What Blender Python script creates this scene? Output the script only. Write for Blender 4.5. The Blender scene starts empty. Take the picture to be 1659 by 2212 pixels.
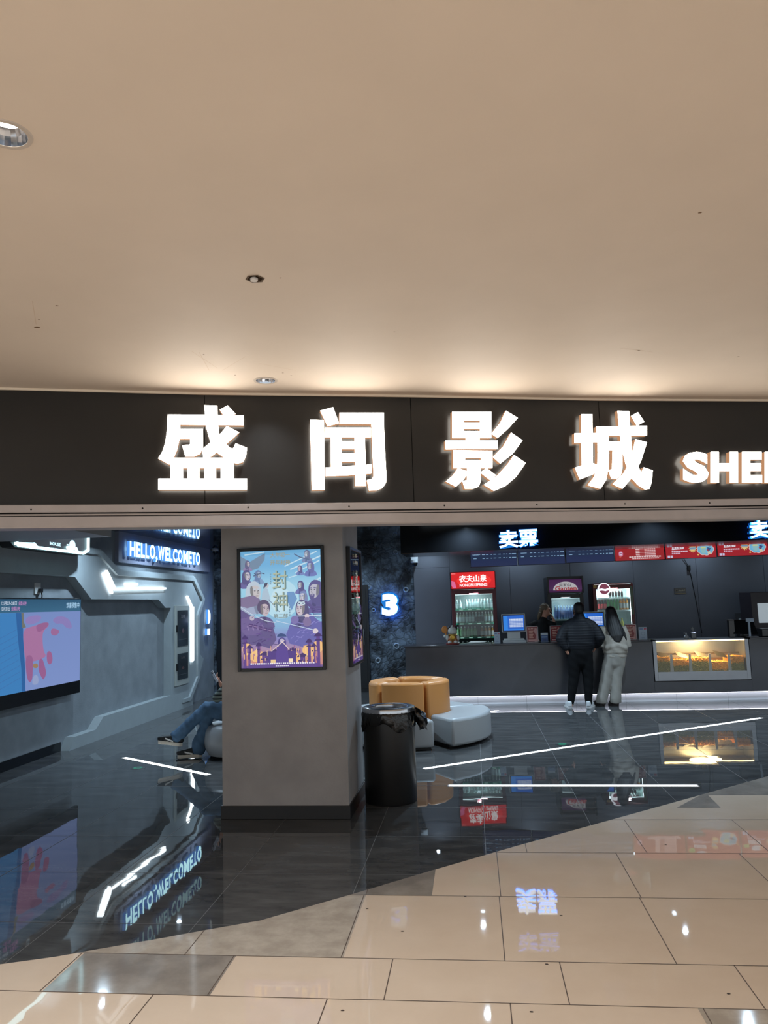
import bpy, bmesh, math, random
from mathutils import Vector, Matrix
S = bpy.context.scene
COL = S.collection
random.seed(7)

# ---------------------------------------------------------------- camera
CAM_H = 1.75
FPX, CX, CY = 1660.0, 829.5, 1106.0
_up = Vector((-.0315, 1, .1193)).normalized()
_y = Vector((191, -192, 1660.0)); _y = (_y - _up * _y.dot(_up)).normalized()
_x = _y.cross(_up)
if _x.x < 0: _x = -_x
WR = Matrix((_x, _y, _up))                      # camera (right, up, forward) -> world
CAM = Vector((0, 0, CAM_H))
right, upv, fwd = WR @ Vector((1, 0, 0)), WR @ Vector((0, 1, 0)), WR @ Vector((0, 0, 1))
cam_data = bpy.data.cameras.new('camera')
cam = bpy.data.objects.new('camera', cam_data)
COL.objects.link(cam)
cam.matrix_world = Matrix(((right.x, upv.x, -fwd.x, 0), (right.y, upv.y, -fwd.y, 0), (right.z, upv.z, -fwd.z, CAM_H), (0, 0, 0, 1)))
cam_data.sensor_fit = 'HORIZONTAL'; cam_data.sensor_width = 36; cam_data.lens = 36 * FPX / 1659
cam_data.clip_start = .05; cam_data.clip_end = 100
S.camera = cam

# ---------------------------------------------------------------- light, exposure
S.view_settings.view_transform = 'Standard'
S.view_settings.look = 'None'
S.view_settings.exposure = 0.0
S.view_settings.gamma = 1.0
S.view_settings.use_curve_mapping = False
S.cycles.use_denoising = True
S.cycles.max_bounces = 8
S.cycles.diffuse_bounces = 4
S.cycles.glossy_bounces = 5
S.cycles.transparent_max_bounces = 12
S.cycles.sample_clamp_indirect = 6
WORLD = (.89, .99, 1.07); WORLD_E = .95          # the mall behind the viewer
MALL_LAMP = 185.0; MALL_COL = (.92, .99, 1.06)
HALL_LAMP = 120.0; HALL_COL = (.62, .82, 1.0)
SIGN_E = 9.5
w = bpy.data.worlds.new('world'); S.world = w; w.use_nodes = True
w.node_tree.nodes['Background'].inputs[0].default_value = (*WORLD, 1)
w.node_tree.nodes['Background'].inputs[1].default_value = WORLD_E

def lamp(kind, loc, power, col=(1, 1, 1), size=.1, aim=None, angle=110, blend=.6):
    d = bpy.data.lights.new('lamp', kind); d.energy = power; d.color = col
    if kind == 'AREA': d.shape = 'DISK'; d.size = size
    else: d.shadow_soft_size = size
    if kind == 'SPOT': d.spot_size = math.radians(angle); d.spot_blend = blend
    o = bpy.data.objects.new('lamp', d); COL.objects.link(o); o.location = loc
    if aim is not None:
        o.rotation_euler = (Vector(aim) - Vector(loc)).to_track_quat('-Z', 'Y').to_euler()
    return o

# ---------------------------------------------------------------- where a photo point lies on a plane of the place
def ray(px, py): return WR @ Vector((px - CX, CY - py, FPX))
def onZ(px, py, z=0.0): d = ray(px, py); return CAM + d * ((z - CAM_H) / d.z)
def onY(px, py, y): d = ray(px, py); return CAM + d * (y / d.y)
def onX(px, py, x): d = ray(px, py); return CAM + d * (x / d.x)
def onP(px, py, p, n): d = ray(px, py); return CAM + d * ((p - CAM).dot(n) / d.dot(n))

# ---------------------------------------------------------------- materials
def lin(c):
    f = lambda v: (v / 255) / 12.92 if v <= 10 else (((v / 255) + .055) / 1.055) ** 2.4
    return tuple(f(v) for v in c)
MATS = {}
def mat(name, rgb=(128, 128, 128), rough=.5, metal=0.0, emit=None, es=1.0, noise=0, nscale=8, bump=0, bscale=40, spec=.5, coat=0, detail=4, tint2=None):
    if name in MATS: return MATS[name]
    m = bpy.data.materials.new(name); m.use_nodes = True
    nt = m.node_tree; b = nt.nodes['Principled BSDF']
    b.inputs['Base Color'].default_value = (*lin(rgb), 1)
    b.inputs['Roughness'].default_value = rough; b.inputs['Metallic'].default_value = metal
    b.inputs['Specular IOR Level'].default_value = spec
    b.inputs['Coat Weight'].default_value = coat
    if emit is not None:
        b.inputs['Emission Color'].default_value = (*lin(emit), 1); b.inputs['Emission Strength'].default_value = es
    if noise or bump:
        tc = nt.nodes.new('ShaderNodeTexCoord')
        if noise:
            n = nt.nodes.new('ShaderNodeTexNoise'); n.inputs['Scale'].default_value = nscale; n.inputs['Detail'].default_value = detail
            nt.links.new(tc.outputs['Object'], n.inputs['Vector'])
            r = nt.nodes.new('ShaderNodeValToRGB'); c = lin(rgb)
            r.color_ramp.elements[0].position = .3; r.color_ramp.elements[1].position = .7
            r.color_ramp.elements[0].color = (*[v * (1 - noise) for v in c], 1)
            r.color_ramp.elements[1].color = (*(lin(tint2) if tint2 else [min(1, v * (1 + noise)) for v in c]), 1)
            nt.links.new(n.outputs['Fac'], r.inputs['Fac']); nt.links.new(r.outputs['Color'], b.inputs['Base Color'])
        if bump:
            n = nt.nodes.new('ShaderNodeTexNoise'); n.inputs['Scale'].default_value = bscale; n.inputs['Detail'].default_value = 3
            nt.links.new(tc.outputs['Object'], n.inputs['Vector'])
            bp = nt.nodes.new('ShaderNodeBump'); bp.inputs['Strength'].default_value = bump; bp.inputs['Distance'].default_value = .01
            nt.links.new(n.outputs['Fac'], bp.inputs['Height']); nt.links.new(bp.outputs['Normal'], b.inputs['Normal'])
    MATS[name] = m
    return m
def glow(name, rgb, es):
    if name in MATS: return MATS[name]
    m = bpy.data.materials.new(name); m.use_nodes = True; nt = m.node_tree; nt.nodes.clear()
    o = nt.nodes.new('ShaderNodeOutputMaterial'); e = nt.nodes.new('ShaderNodeEmission')
    e.inputs[0].default_value = (*lin(rgb), 1); e.inputs[1].default_value = es
    nt.links.new(e.outputs[0], o.inputs[0]); MATS[name] = m
    return m
def glass_mat(name='clear_glass', tint=(255, 255, 255), gl=.08):
    if name in MATS: return MATS[name]
    m = bpy.data.materials.new(name); m.use_nodes = True; nt = m.node_tree; nt.nodes.clear()
    o = nt.nodes.new('ShaderNodeOutputMaterial'); mx = nt.nodes.new('ShaderNodeMixShader')
    t = nt.nodes.new('ShaderNodeBsdfTransparent'); t.inputs[0].default_value = (*lin(tint), 1)
    g = nt.nodes.new('ShaderNodeBsdfGlossy'); g.inputs['Roughness'].default_value = .02
    fr = nt.nodes.new('ShaderNodeFresnel'); fr.inputs['IOR'].default_value = 1.5; nt.links.new(fr.outputs[0], mx.inputs[0])
    nt.links.new(t.outputs[0], mx.inputs[1]); nt.links.new(g.outputs[0], mx.inputs[2]); nt.links.new(mx.outputs[0], o.inputs[0])
    MATS[name] = m
    return m
def art_mat(name, es=None, rough=.35, coat=0.0):
    """printed or displayed picture: the colours come from the mesh's own colour attribute"""
    if name in MATS: return MATS[name]
    m = bpy.data.materials.new(name); m.use_nodes = True; nt = m.node_tree; b = nt.nodes['Principled BSDF']
    a = nt.nodes.new('ShaderNodeAttribute'); a.attribute_name = 'print'
    b.inputs['Roughness'].default_value = rough
    if es is None:
        nt.links.new(a.outputs['Color'], b.inputs['Base Color'])
    else:
        b.inputs['Base Color'].default_value = (.01, .01, .01, 1)
        nt.links.new(a.outputs['Color'], b.inputs['Emission Color']); b.inputs['Emission Strength'].default_value = es
    MATS[name] = m
    return m
def floor_mat(name, c0, c1, rough, tile, scale, streak=False, spec=.5):
    m = bpy.data.materials.new(name); m.use_nodes = True; nt = m.node_tree; b = nt.nodes['Principled BSDF']
    L = nt.links.new; N = nt.nodes.new
    b.inputs['Roughness'].default_value = rough; b.inputs['Specular IOR Level'].default_value = spec
    tc = N('ShaderNodeTexCoord')
    mp = N('ShaderNodeMapping'); mp.inputs['Scale'].default_value = (1, 3.5, 1) if streak else (1, 1, 1)
    mp.inputs['Rotation'].default_value = (0, 0, .5 if streak else 0)
    L(tc.outputs['Object'], mp.inputs['Vector'])
    n = N('ShaderNodeTexNoise'); n.inputs['Scale'].default_value = scale; n.inputs['Detail'].default_value = 9; n.inputs['Roughness'].default_value = .62
    L(mp.outputs['Vector'], n.inputs['Vector'])
    r = N('ShaderNodeValToRGB'); r.color_ramp.elements[0].position = .38; r.color_ramp.elements[1].position = .72
    r.color_ramp.elements[0].color = (*lin(c0), 1); r.color_ramp.elements[1].color = (*lin(c1), 1)
    L(n.outputs['Fac'], r.inputs['Fac']); L(r.outputs['Color'], b.inputs['Base Color'])
    # every tile is laid a hair out of level and is slightly wavy
    dv = N('ShaderNodeVectorMath'); dv.operation = 'DIVIDE'; dv.inputs[1].default_value = (tile, tile, 1); L(tc.outputs['Object'], dv.inputs[0])
    fl = N('ShaderNodeVectorMath'); fl.operation = 'FLOOR'; L(dv.outputs[0], fl.inputs[0])
    wn = N('ShaderNodeTexWhiteNoise'); wn.noise_dimensions = '3D'; L(fl.outputs[0], wn.inputs['Vector'])
    sb = N('ShaderNodeVectorMath'); sb.operation = 'SUBTRACT'; sb.inputs[1].default_value = (.5, .5, .5); L(wn.outputs['Color'], sb.inputs[0])
    sc = N('ShaderNodeVectorMath'); sc.operation = 'SCALE'; sc.inputs['Scale'].default_value = .005; L(sb.outputs[0], sc.inputs[0])
    wv = N('ShaderNodeTexNoise'); wv.inputs['Scale'].default_value = 5; wv.inputs['Detail'].default_value = 1; L(tc.outputs['Object'], wv.inputs['Vector'])
    bp = N('ShaderNodeBump'); bp.inputs['Strength'].default_value = .03; bp.inputs['Distance'].default_value = .01; L(wv.outputs['Fac'], bp.inputs['Height'])
    ad = N('ShaderNodeVectorMath'); L(bp.outputs['Normal'], ad.inputs[0]); L(sc.outputs[0], ad.inputs[1])
    nm = N('ShaderNodeVectorMath'); nm.operation = 'NORMALIZE'; L(ad.outputs[0], nm.inputs[0]); L(nm.outputs[0], b.inputs['Normal'])
    return m
def mural_mat():
    m = bpy.data.materials.new('rock_mural'); m.use_nodes = True; nt = m.node_tree; b = nt.nodes['Principled BSDF']
    L = nt.links.new; N = nt.nodes.new
    tc = N('ShaderNodeTexCoord')
    ds = N('ShaderNodeTexNoise'); ds.inputs['Scale'].default_value = 3; ds.inputs['Detail'].default_value = 3; L(tc.outputs['Object'], ds.inputs['Vector'])
    mx = N('ShaderNodeMixRGB'); mx.inputs[0].default_value = .3; L(tc.outputs['Object'], mx.inputs[1]); L(ds.outputs['Color'], mx.inputs[2])
    v = N('ShaderNodeTexVoronoi'); v.feature = 'DISTANCE_TO_EDGE'; v.inputs['Scale'].default_value = 11; L(mx.outputs[0], v.inputs['Vector'])
    r = N('ShaderNodeValToRGB'); r.color_ramp.elements[0].position = .0; r.color_ramp.elements[0].color = (.25, .25, .25, 1)
    r.color_ramp.elements[1].position = .16; r.color_ramp.elements[1].color = (1, 1, 1, 1); L(v.outputs['Distance'], r.inputs['Fac'])
    n = N('ShaderNodeTexNoise'); n.inputs['Scale'].default_value = 2.2; n.inputs['Detail'].default_value = 8; n.inputs['Roughness'].default_value = .65; L(tc.outputs['Object'], n.inputs['Vector'])
    r2 = N('ShaderNodeValToRGB'); r2.color_ramp.elements[0].position = .41; r2.color_ramp.elements[0].color = (*lin((22, 27, 34)), 1)
    r2.color_ramp.elements[1].position = .64; r2.color_ramp.elements[1].color = (*lin((122, 140, 158)), 1); L(n.outputs['Fac'], r2.inputs['Fac'])
    ml = N('ShaderNodeMixRGB'); ml.blend_type = 'MULTIPLY'; ml.inputs[0].default_value = .62; L(r2.outputs[0], ml.inputs[1]); L(r.outputs[0], ml.inputs[2])
    L(ml.outputs[0], b.inputs['Base Color']); b.inputs['Roughness'].default_value = .55
    bp = N('ShaderNodeBump'); bp.inputs['Strength'].default_value = .45; bp.inputs['Distance'].default_value = .02; L(r.outputs[0], bp.inputs['Height']); L(bp.outputs[0], b.inputs['Normal'])
    return m

# ---------------------------------------------------------------- mesh builder
class MB:
    def __init__(s): s.v = []; s.f = []; s.mi = []; s.m = 0
    def add(s, vs, fs):
        k = len(s.v); s.v += [tuple(p) for p in vs]
        for f in fs: s.f.append(tuple(k + i for i in f)); s.mi.append(s.m)
        return s
    def box(s, x0, x1, y0, y1, z0, z1):
        return s.add([(x0, y0, z0), (x1, y0, z0), (x1, y1, z0), (x0, y1, z0), (x0, y0, z1), (x1, y0, z1), (x1, y1, z1), (x0, y1, z1)],
                     [(0, 3, 2, 1), (4, 5, 6, 7), (0, 1, 5, 4), (1, 2, 6, 5), (2, 3, 7, 6), (3, 0, 4, 7)])
    def obox(s, c, ux, uy, uz):
        """box from its centre and three half-axis vectors"""
        c, ux, uy, uz = map(Vector, (c, ux, uy, uz)); vs = []
        for sz in (-1, 1):
            for sx, sy in ((-1, -1), (1, -1), (1, 1), (-1, 1)): vs.append(c + ux * sx + uy * sy + uz * sz)
        return s.add(vs, [(0, 3, 2, 1), (4, 5, 6, 7), (0, 1, 5, 4), (1, 2, 6, 5), (2, 3, 7, 6), (3, 0, 4, 7)])
    def prism(s, pts, ext, cap=True):
        pts = [Vector(p) for p in pts]; e = Vector(ext); n = len(pts)
        fs = [(i, (i + 1) % n, n + (i + 1) % n, n + i) for i in range(n)]
        if cap: fs += [tuple(range(n - 1, -1, -1)), tuple(range(n, 2 * n))]
        return s.add(pts + [p + e for p in pts], fs)
    def poly(s, pts): return s.add(pts, [tuple(range(len(pts)))])
    def lathe(s, prof, c=(0, 0, 0), n=32, axis=None, cap0=False, cap1=False):
        c = Vector(c); q = Vector(axis).to_track_quat('Z', 'Y') if axis else None
        vs = []
        for r, z in prof:
            for i in range(n):
                a = 2 * math.pi * i / n; p = Vector((r * math.cos(a), r * math.sin(a), z))
                if q: p = q @ p
                vs.append(c + p)
        fs = [(k * n + i, k * n + (i + 1) % n, (k + 1) * n + (i + 1) % n, (k + 1) * n + i) for k in range(len(prof) - 1) for i in range(n)]
        if cap0: fs.append(tuple(range(n - 1, -1, -1)))
        if cap1: fs.append(tuple(range((len(prof) - 1) * n, len(prof) * n)))
        return s.add(vs, fs)
    def tube(s, path, r, n=8, side=None, cap=1.0):
        """swept tube; r is a number, or one (rx, ry) or number for each point; hemispherical ends"""
        P = [Vector(p) for p in path]; k = len(P)
        rr = r if isinstance(r, (list, tuple)) and len(r) == k else [r] * k
        rr = [(q, q) if not isinstance(q, (tuple, list)) else q for q in rr]
        rings = []
        prev = Vector(side) if side is not None else None
        frames = []
        for i in range(k):
            t = (P[min(i + 1, k - 1)] - P[max(i - 1, 0)]).normalized()
            a = prev if prev is not None else (Vector((1, 0, 0)) if abs(t.x) < .8 else Vector((0, 1, 0)))
            a = (a - t * a.dot(t)); a = a.normalized() if a.length > 1e-4 else t.orthogonal().normalized()
            if side is None: prev = a
            frames.append((t, a, t.cross(a)))
        t, a, b = frames[0]
        for f in (.92, .6, .25): rings.append((P[0] - t * min(rr[0]) * f * cap, a, b, rr[0][0] * math.sqrt(1 - f * f), rr[0][1] * math.sqrt(1 - f * f)))
        for i in range(k): rings.append((P[i], frames[i][1], frames[i][2], *rr[i]))
        t, a, b = frames[-1]
        for f in (.25, .6, .92): rings.append((P[-1] + t * min(rr[-1]) * f * cap, a, b, rr[-1][0] * math.sqrt(1 - f * f), rr[-1][1] * math.sqrt(1 - f * f)))
        vs = []
        for c, a, b, rx, ry in rings:
            for j in range(n):
                an = 2 * math.pi * j / n; vs.append(c + a * (rx * math.cos(an)) + b * (ry * math.sin(an)))
        m = len(rings)
        fs = [(q * n + j, q * n + (j + 1) % n, (q + 1) * n + (j + 1) % n, (q + 1) * n + j) for q in range(m - 1) for j in range(n)]
        fs += [tuple(range(n - 1, -1, -1)), tuple(range((m - 1) * n, m * n))]
        return s.add(vs, fs)
    def ball(s, c, r, n=12):
        r = r if isinstance(r, (tuple, list)) else (r, r, r); c = Vector(c); vs = []; h = n // 2
        for i in range(1, h):
            th = math.pi * i / h
            for j in range(n):
                ph = 2 * math.pi * j / n
                vs.append(c + Vector((r[0] * math.sin(th) * math.cos(ph), r[1] * math.sin(th) * math.sin(ph), r[2] * math.cos(th))))
        vs += [c + Vector((0, 0, r[2])), c - Vector((0, 0, r[2]))]; m = (h - 1) * n
        fs = [(i * n + j, (i + 1) * n + j, (i + 1) * n + (j + 1) % n, i * n + (j + 1) % n) for i in range(h - 2) for j in range(n)]
        fs += [(m, j, (j + 1) % n) for j in range(n)] + [(m + 1, (h - 2) * n + (j + 1) % n, (h - 2) * n + j) for j in range(n)]
        return s.add(vs, fs)
    def build(s, name, mats, parent=None, smooth=False, bevel=0, fix=True):
        me = bpy.data.meshes.new(name); me.from_pydata(s.v, [], s.f)
        for m in (mats if isinstance(mats, (list, tuple)) else [mats]): me.materials.append(m)
        for p, i in zip(me.polygons, s.mi): p.material_index = i; p.use_smooth = smooth
        me.update()
        if fix:
            b = bmesh.new(); b.from_mesh(me); bmesh.ops.recalc_face_normals(b, faces=b.faces); b.to_mesh(me); b.free()
        o = bpy.data.objects.new(name, me); COL.objects.link(o)
        if parent is not None:
            o.parent = parent; o.location = -parent.location if parent.type == 'EMPTY' or True else (0, 0, 0)
            q = parent.parent
            # every part is modelled in world units: undo the parents' offsets
            if q is not None: o.location = -(parent.location + q.location)
        if bevel:
            md = o.modifiers.new('bevel', 'BEVEL'); md.width = bevel; md.segments = 2; md.limit_method = 'ANGLE'
        return o
def soft(o, angle=40):
    for p in o.data.polygons: p.use_smooth = True
    o.data.set_sharp_from_angle(angle=math.radians(angle))
    return o
def tag(o, label, cat, group=None, kind=None):
    o['label'] = label; o['category'] = cat
    if group: o['group'] = group
    if kind: o['kind'] = kind
    return o
def thing(name, label, cat, loc, group=None, kind=None):
    o = bpy.data.objects.new(name, None); COL.objects.link(o); o.location = loc; o.empty_display_size = .1
    return tag(o, label, cat, group, kind)
def copy_thing(src, delta, label=None, group=None):
    r = src.copy(); COL.objects.link(r); r.location = src.location + Vector(delta)
    if label: r['label'] = label
    if group: r['group'] = group
    for ch in src.children:
        c = ch.copy(); COL.objects.link(c); c.parent = r
        for g in ch.children:
            d = g.copy(); COL.objects.link(d); d.parent = c
    return r
def struct(o, label, cat): return tag(o, label, cat, kind='structure')

# ---------------------------------------------------------------- lettering
_tc = bpy.data.curves.new('lettering', 'FONT'); _to = bpy.data.objects.new('lettering', _tc)
_glyph = {}
def glyphs(body, bold=0.0, space=1.0):
    """flat outline of a piece of lettering, fitted to the unit square: verts (u right, v up), faces, aspect"""
    k = (body, bold, space)
    if k in _glyph: return _glyph[k]
    if _to.name not in COL.objects: COL.objects.link(_to)
    _tc.body = body; _tc.offset = bold; _tc.space_character = space; _tc.resolution_u = 3
    dg = bpy.context.evaluated_depsgraph_get(); dg.update()
    me = bpy.data.meshes.new_from_object(_to.evaluated_get(dg))
    vs = [(v.co.x, v.co.y) for v in me.vertices]; fs = [tuple(p.vertices) for p in me.polygons]
    b = bmesh.new(); b.from_mesh(me); bmesh.ops.remove_doubles(b, verts=b.verts, dist=1e-5)
    b.verts.index_update()
    vs = [(v.co.x, v.co.y) for v in b.verts]; fs = [tuple(v.index for v in f.verts) for f in b.faces]
    ed = [(e.verts[0].index, e.verts[1].index) for e in b.edges if len(e.link_faces) == 1]
    b.free(); bpy.data.meshes.remove(me)
    x0, x1 = min(v[0] for v in vs), max(v[0] for v in vs); y0, y1 = min(v[1] for v in vs), max(v[1] for v in vs)
    vs = [((x - x0) / (x1 - x0), (y - y0) / (y1 - y0)) for x, y in vs]
    _glyph[k] = (vs, fs, ed, (x1 - x0) / (y1 - y0))
    return _glyph[k]

class Art:
    """a flat picture: layers of coloured shapes on a plane (u right 0..1, v down 0..1)"""
    def __init__(s, p0, U, V, N, step=.0003):
        s.p0, s.U, s.V, s.N = map(Vector, (p0, U, V, N)); s.step = step; s.k = 0; s.v = []; s.f = []; s.c = []
        s.asp = s.U.length / s.V.length
    def at(s, u, v): return s.p0 + s.U * u + s.V * v + s.N * (s.k * s.step)
    def clip(s, pts):
        for ax, lo in ((0, True), (0, False), (1, True), (1, False)):
            out = []; ins = (lambda p: p[ax] >= 0) if lo else (lambda p: p[ax] <= 1); e = 0 if lo else 1
            for i in range(len(pts)):
                a, b = pts[i - 1], pts[i]
                if ins(a) != ins(b):
                    f = (e - a[ax]) / (b[ax] - a[ax]); out.append((a[0] + (b[0] - a[0]) * f, a[1] + (b[1] - a[1]) * f))
                if ins(b): out.append(b)
            pts = out
            if not pts: return []
        return pts
    def poly(s, pts, col, cols=None):
        if not cols:
            pts = s.clip(list(pts))
            if len(pts) < 3: return s
        s.k += 1; b = len(s.v); s.v += [s.at(*p) for p in pts]; s.f.append(tuple(range(b, b + len(pts))))
        s.c.append([lin(c) for c in cols] if cols else [lin(col)] * len(pts)); return s
    def rect(s, u0, v0, u1, v1, col, bot=None):
        return s.poly([(u0, v0), (u1, v0), (u1, v1), (u0, v1)], col, [col, col, bot, bot] if bot else None)
    def ell(s, cu, cv, ru, rv, col, n=18, a0=0, a1=360):
        return s.poly([(cu + ru * math.cos(math.radians(a0 + (a1 - a0) * i / n)), cv - rv * math.sin(math.radians(a0 + (a1 - a0) * i / n))) for i in range(n + (a1 - a0 < 360))], col)
    def line(s, pts, wd, col):
        s.k += 1
        cl = lambda p: (min(1, max(0, p[0])), min(1, max(0, p[1])))
        pts = [cl(p) for p in pts]
        for (a, b) in zip(pts[:-1], pts[1:]):
            dx, dy = (b[0] - a[0]) * s.asp, b[1] - a[1]; l = math.hypot(dx, dy) or 1
            nx, ny = -dy / l * wd / 2 / s.asp, dx / l * wd / 2
            k = len(s.v); s.v += [s.at(a[0] + nx, a[1] + ny), s.at(b[0] + nx, b[1] + ny), s.at(b[0] - nx, b[1] - ny), s.at(a[0] - nx, a[1] - ny)]
            s.f.append((k, k + 1, k + 2, k + 3)); s.c.append([lin(col)] * 4)
        return s
    def text(s, body, u0, v0, u1, v1, col, bold=.015):
        vs, fs, ed, a = glyphs(body, bold); s.k += 1; k = len(s.v)
        s.v += [s.at(u0 + (u1 - u0) * x, v1 + (v0 - v1) * y) for x, y in vs]
        for f in fs: s.f.append(tuple(k + i for i in f)); s.c.append([lin(col)] * len(f))
        return s
    def build(s, name, m, parent=None):
        me = bpy.data.meshes.new(name); me.from_pydata([tuple(p) for p in s.v], [], s.f); me.materials.append(m)
        at = me.color_attributes.new('print', 'FLOAT_COLOR', 'CORNER'); i = 0
        for cs in s.c:
            for c in cs: at.data[i].color = (*c, 1); i += 1
        o = bpy.data.objects.new(name, me); COL.objects.link(o)
        if parent is not None:
            o.parent = parent; o.location = -parent.location
            if parent.parent is not None: o.location = -(parent.location + parent.parent.location)
        return o

def lit_letter(name, outline, back, face_m, side_m, label, cat, group=None, root=None, part=None):
    """outline: list of (verts3d, faces, boundary edges); back: vector from face to wall"""
    f = MB(); sd = MB(); back = Vector(back)
    for vs, fs, ed in outline:
        f.add(vs, fs)
        for a, b in ed:
            A, B = Vector(vs[a]), Vector(vs[b]); sd.add([A, B, B + back, A + back], [(0, 1, 2, 3)])
    c = sum((Vector(p) for p in f.v), Vector()) / len(f.v)
    if root is None:
        root = thing(name, label, cat, c + back, group)
        f.build('letter_face', face_m, root, fix=False); sd.build('letter_side', side_m, root, fix=False)
    else:
        p = f.build(part or 'letter', face_m, root, fix=False); sd.build('letter_side', side_m, p, fix=False)
    return root
def strokes(polys, px):
    out = []
    for q in polys:
        vs = [px(*p) for p in q]; n = len(vs); out.append((vs, [tuple(range(n))], [(i, (i + 1) % n) for i in range(n)]))
    return out
def text_outline(body, p0, U, V, bold=.02, space=1.0):
    """p0 top-left corner, U right, V down"""
    p0, U, V = map(Vector, (p0, U, V)); vs, fs, ed, a = glyphs(body, bold, space)
    return [([p0 + U * x + V * (1 - y) for x, y in vs], fs, ed)]

# ================================================================ STRUCTURE
CEIL = 3.25          # mall ceiling
HCEIL = 2.97         # black mirror ceiling of the cinema hall
XL = -5.35           # left wall
YB = 15.6            # back wall
# storefront line in plan, following the fascia panels
FAC = [(-7.2, 3.278), (-3.049, 4.648), (-1.794, 5.062), (-.384, 5.452), (1.022, 5.88), (2.384, 6.222), (9.2, 7.934)]
def fac_y(x):
    for (a, b), (c, d) in zip(FAC[:-1], FAC[1:]):
        if x <= c: return b + (d - b) * (x - a) / (c - a)
    return FAC[-1][1]
# line where the dark hall tiles meet the beige mall tiles
BND = [(-12, -.58), (-2.455, 3.878), (-2.215, 3.97), (-1.72, 4.22), (-1.546, 4.315), (-1.27, 4.454), (-.81, 4.86), (-.308, 5.32), (.216, 5.79), (2.727, 7.943), (12.1, 16)]
def bnd_y(x):
    for (a, b), (c, d) in zip(BND[:-1], BND[1:]):
        if x <= c: return b + (d - b) * (x - a) / (c - a)
    return BND[-1][1]
def bnd_x(y):
    for (a, b), (c, d) in zip(BND[:-1], BND[1:]):
        if y <= d: return a + (c - a) * (y - b) / (d - b)
    return BND[-1][0]

dark = floor_mat('dark_marble_tile', (66, 67, 68), (94, 95, 95), .018, .817, 2.6, True, .36)
beige = floor_mat('beige_tile', (222, 202, 180), (229, 210, 189), .02, .81, 2.5, False, .42)
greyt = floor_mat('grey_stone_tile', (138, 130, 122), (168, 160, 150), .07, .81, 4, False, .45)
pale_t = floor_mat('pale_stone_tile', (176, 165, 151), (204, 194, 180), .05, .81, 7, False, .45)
jl = mat('pale_joint', (112, 112, 112), .6); jd = mat('brown_joint', (92, 74, 60), .6); speck = mat('dust_speck', (60, 48, 40), .8)
f = MB()
f.m = 0; f.poly([(x, y, 0) for x, y in BND] + [(12.1, 16.2, 0), (-12, 16.2, 0)])
f.m = 1; f.poly([(x, y, 0) for x, y in reversed(BND)] + [(-12, -7, 0), (12.1, -7, 0)])
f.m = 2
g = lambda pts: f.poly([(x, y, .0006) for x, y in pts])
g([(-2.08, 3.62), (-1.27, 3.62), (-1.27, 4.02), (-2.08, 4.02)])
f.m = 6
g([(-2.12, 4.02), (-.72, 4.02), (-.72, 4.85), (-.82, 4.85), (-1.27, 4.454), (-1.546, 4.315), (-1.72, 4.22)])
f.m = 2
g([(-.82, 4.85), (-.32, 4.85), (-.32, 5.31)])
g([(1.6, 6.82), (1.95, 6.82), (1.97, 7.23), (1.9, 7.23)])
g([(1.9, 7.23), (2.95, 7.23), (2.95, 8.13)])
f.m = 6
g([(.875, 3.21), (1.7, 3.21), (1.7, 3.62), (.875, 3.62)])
def seg(x0, y0, x1, y1, wd, m, z=.0011):
    f.m = m; d = Vector((x1 - x0, y1 - y0, 0)).normalized(); n = Vector((-d.y, d.x, 0)) * (wd / 2)
    f.poly([Vector((x0, y0, z)) - n, Vector((x1, y1, z)) - n, Vector((x1, y1, z)) + n, Vector((x0, y0, z)) + n])
for y in (1.6, 2.4, 3.21, 3.62, 4.02, 4.85, 5.66, 6.47): seg(max(bnd_x(y), -9), y, 11, y, .005, 4)
for r0, r1, xo in ((2.4, 3.21, .33), (3.21, 3.62, -.725), (3.62, 4.02, -.47), (4.02, 4.85, .08), (4.85, 5.66, .09), (5.66, 6.47, .30)):
    for k in range(-6, 10):
        x = xo + .811 * k
        hi = min(r1, bnd_y(x))
        if hi > r0 and -6 < x < 9: seg(x, r0, x, hi, .005, 4)
for k in range(-4, 14):
    y = 4.39 + .817 * k
    if y < 15.5: seg(-8, y, min(bnd_x(y), 9), y, .004, 3)
for k in range(-9, 12):
    x = .015 + .817 * k; lo = bnd_y(x)
    if lo < 15.5: seg(x, max(lo, 1), x, 15.5, .004, 3)
f.m = 5
for px, py in ((869, 2012), (793, 1963), (1438, 1825), (1574, 2147), (1148, 2186), (1181, 2083), (1212, 1978), (1005, 1937), (740, 2183)):
    p = onZ(px, py); f.poly([(p.x + .006 * math.cos(a) * 1.5, p.y + .006 * math.sin(a), .0014) for a in [i * math.pi / 3 for i in range(6)]])
struct(f.build('floor', [dark, beige, greyt, jl, jd, speck, pale_t], fix=False), 'polished floor of dark marble tiles meeting beige tiles along a diagonal line', 'floor')

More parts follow.
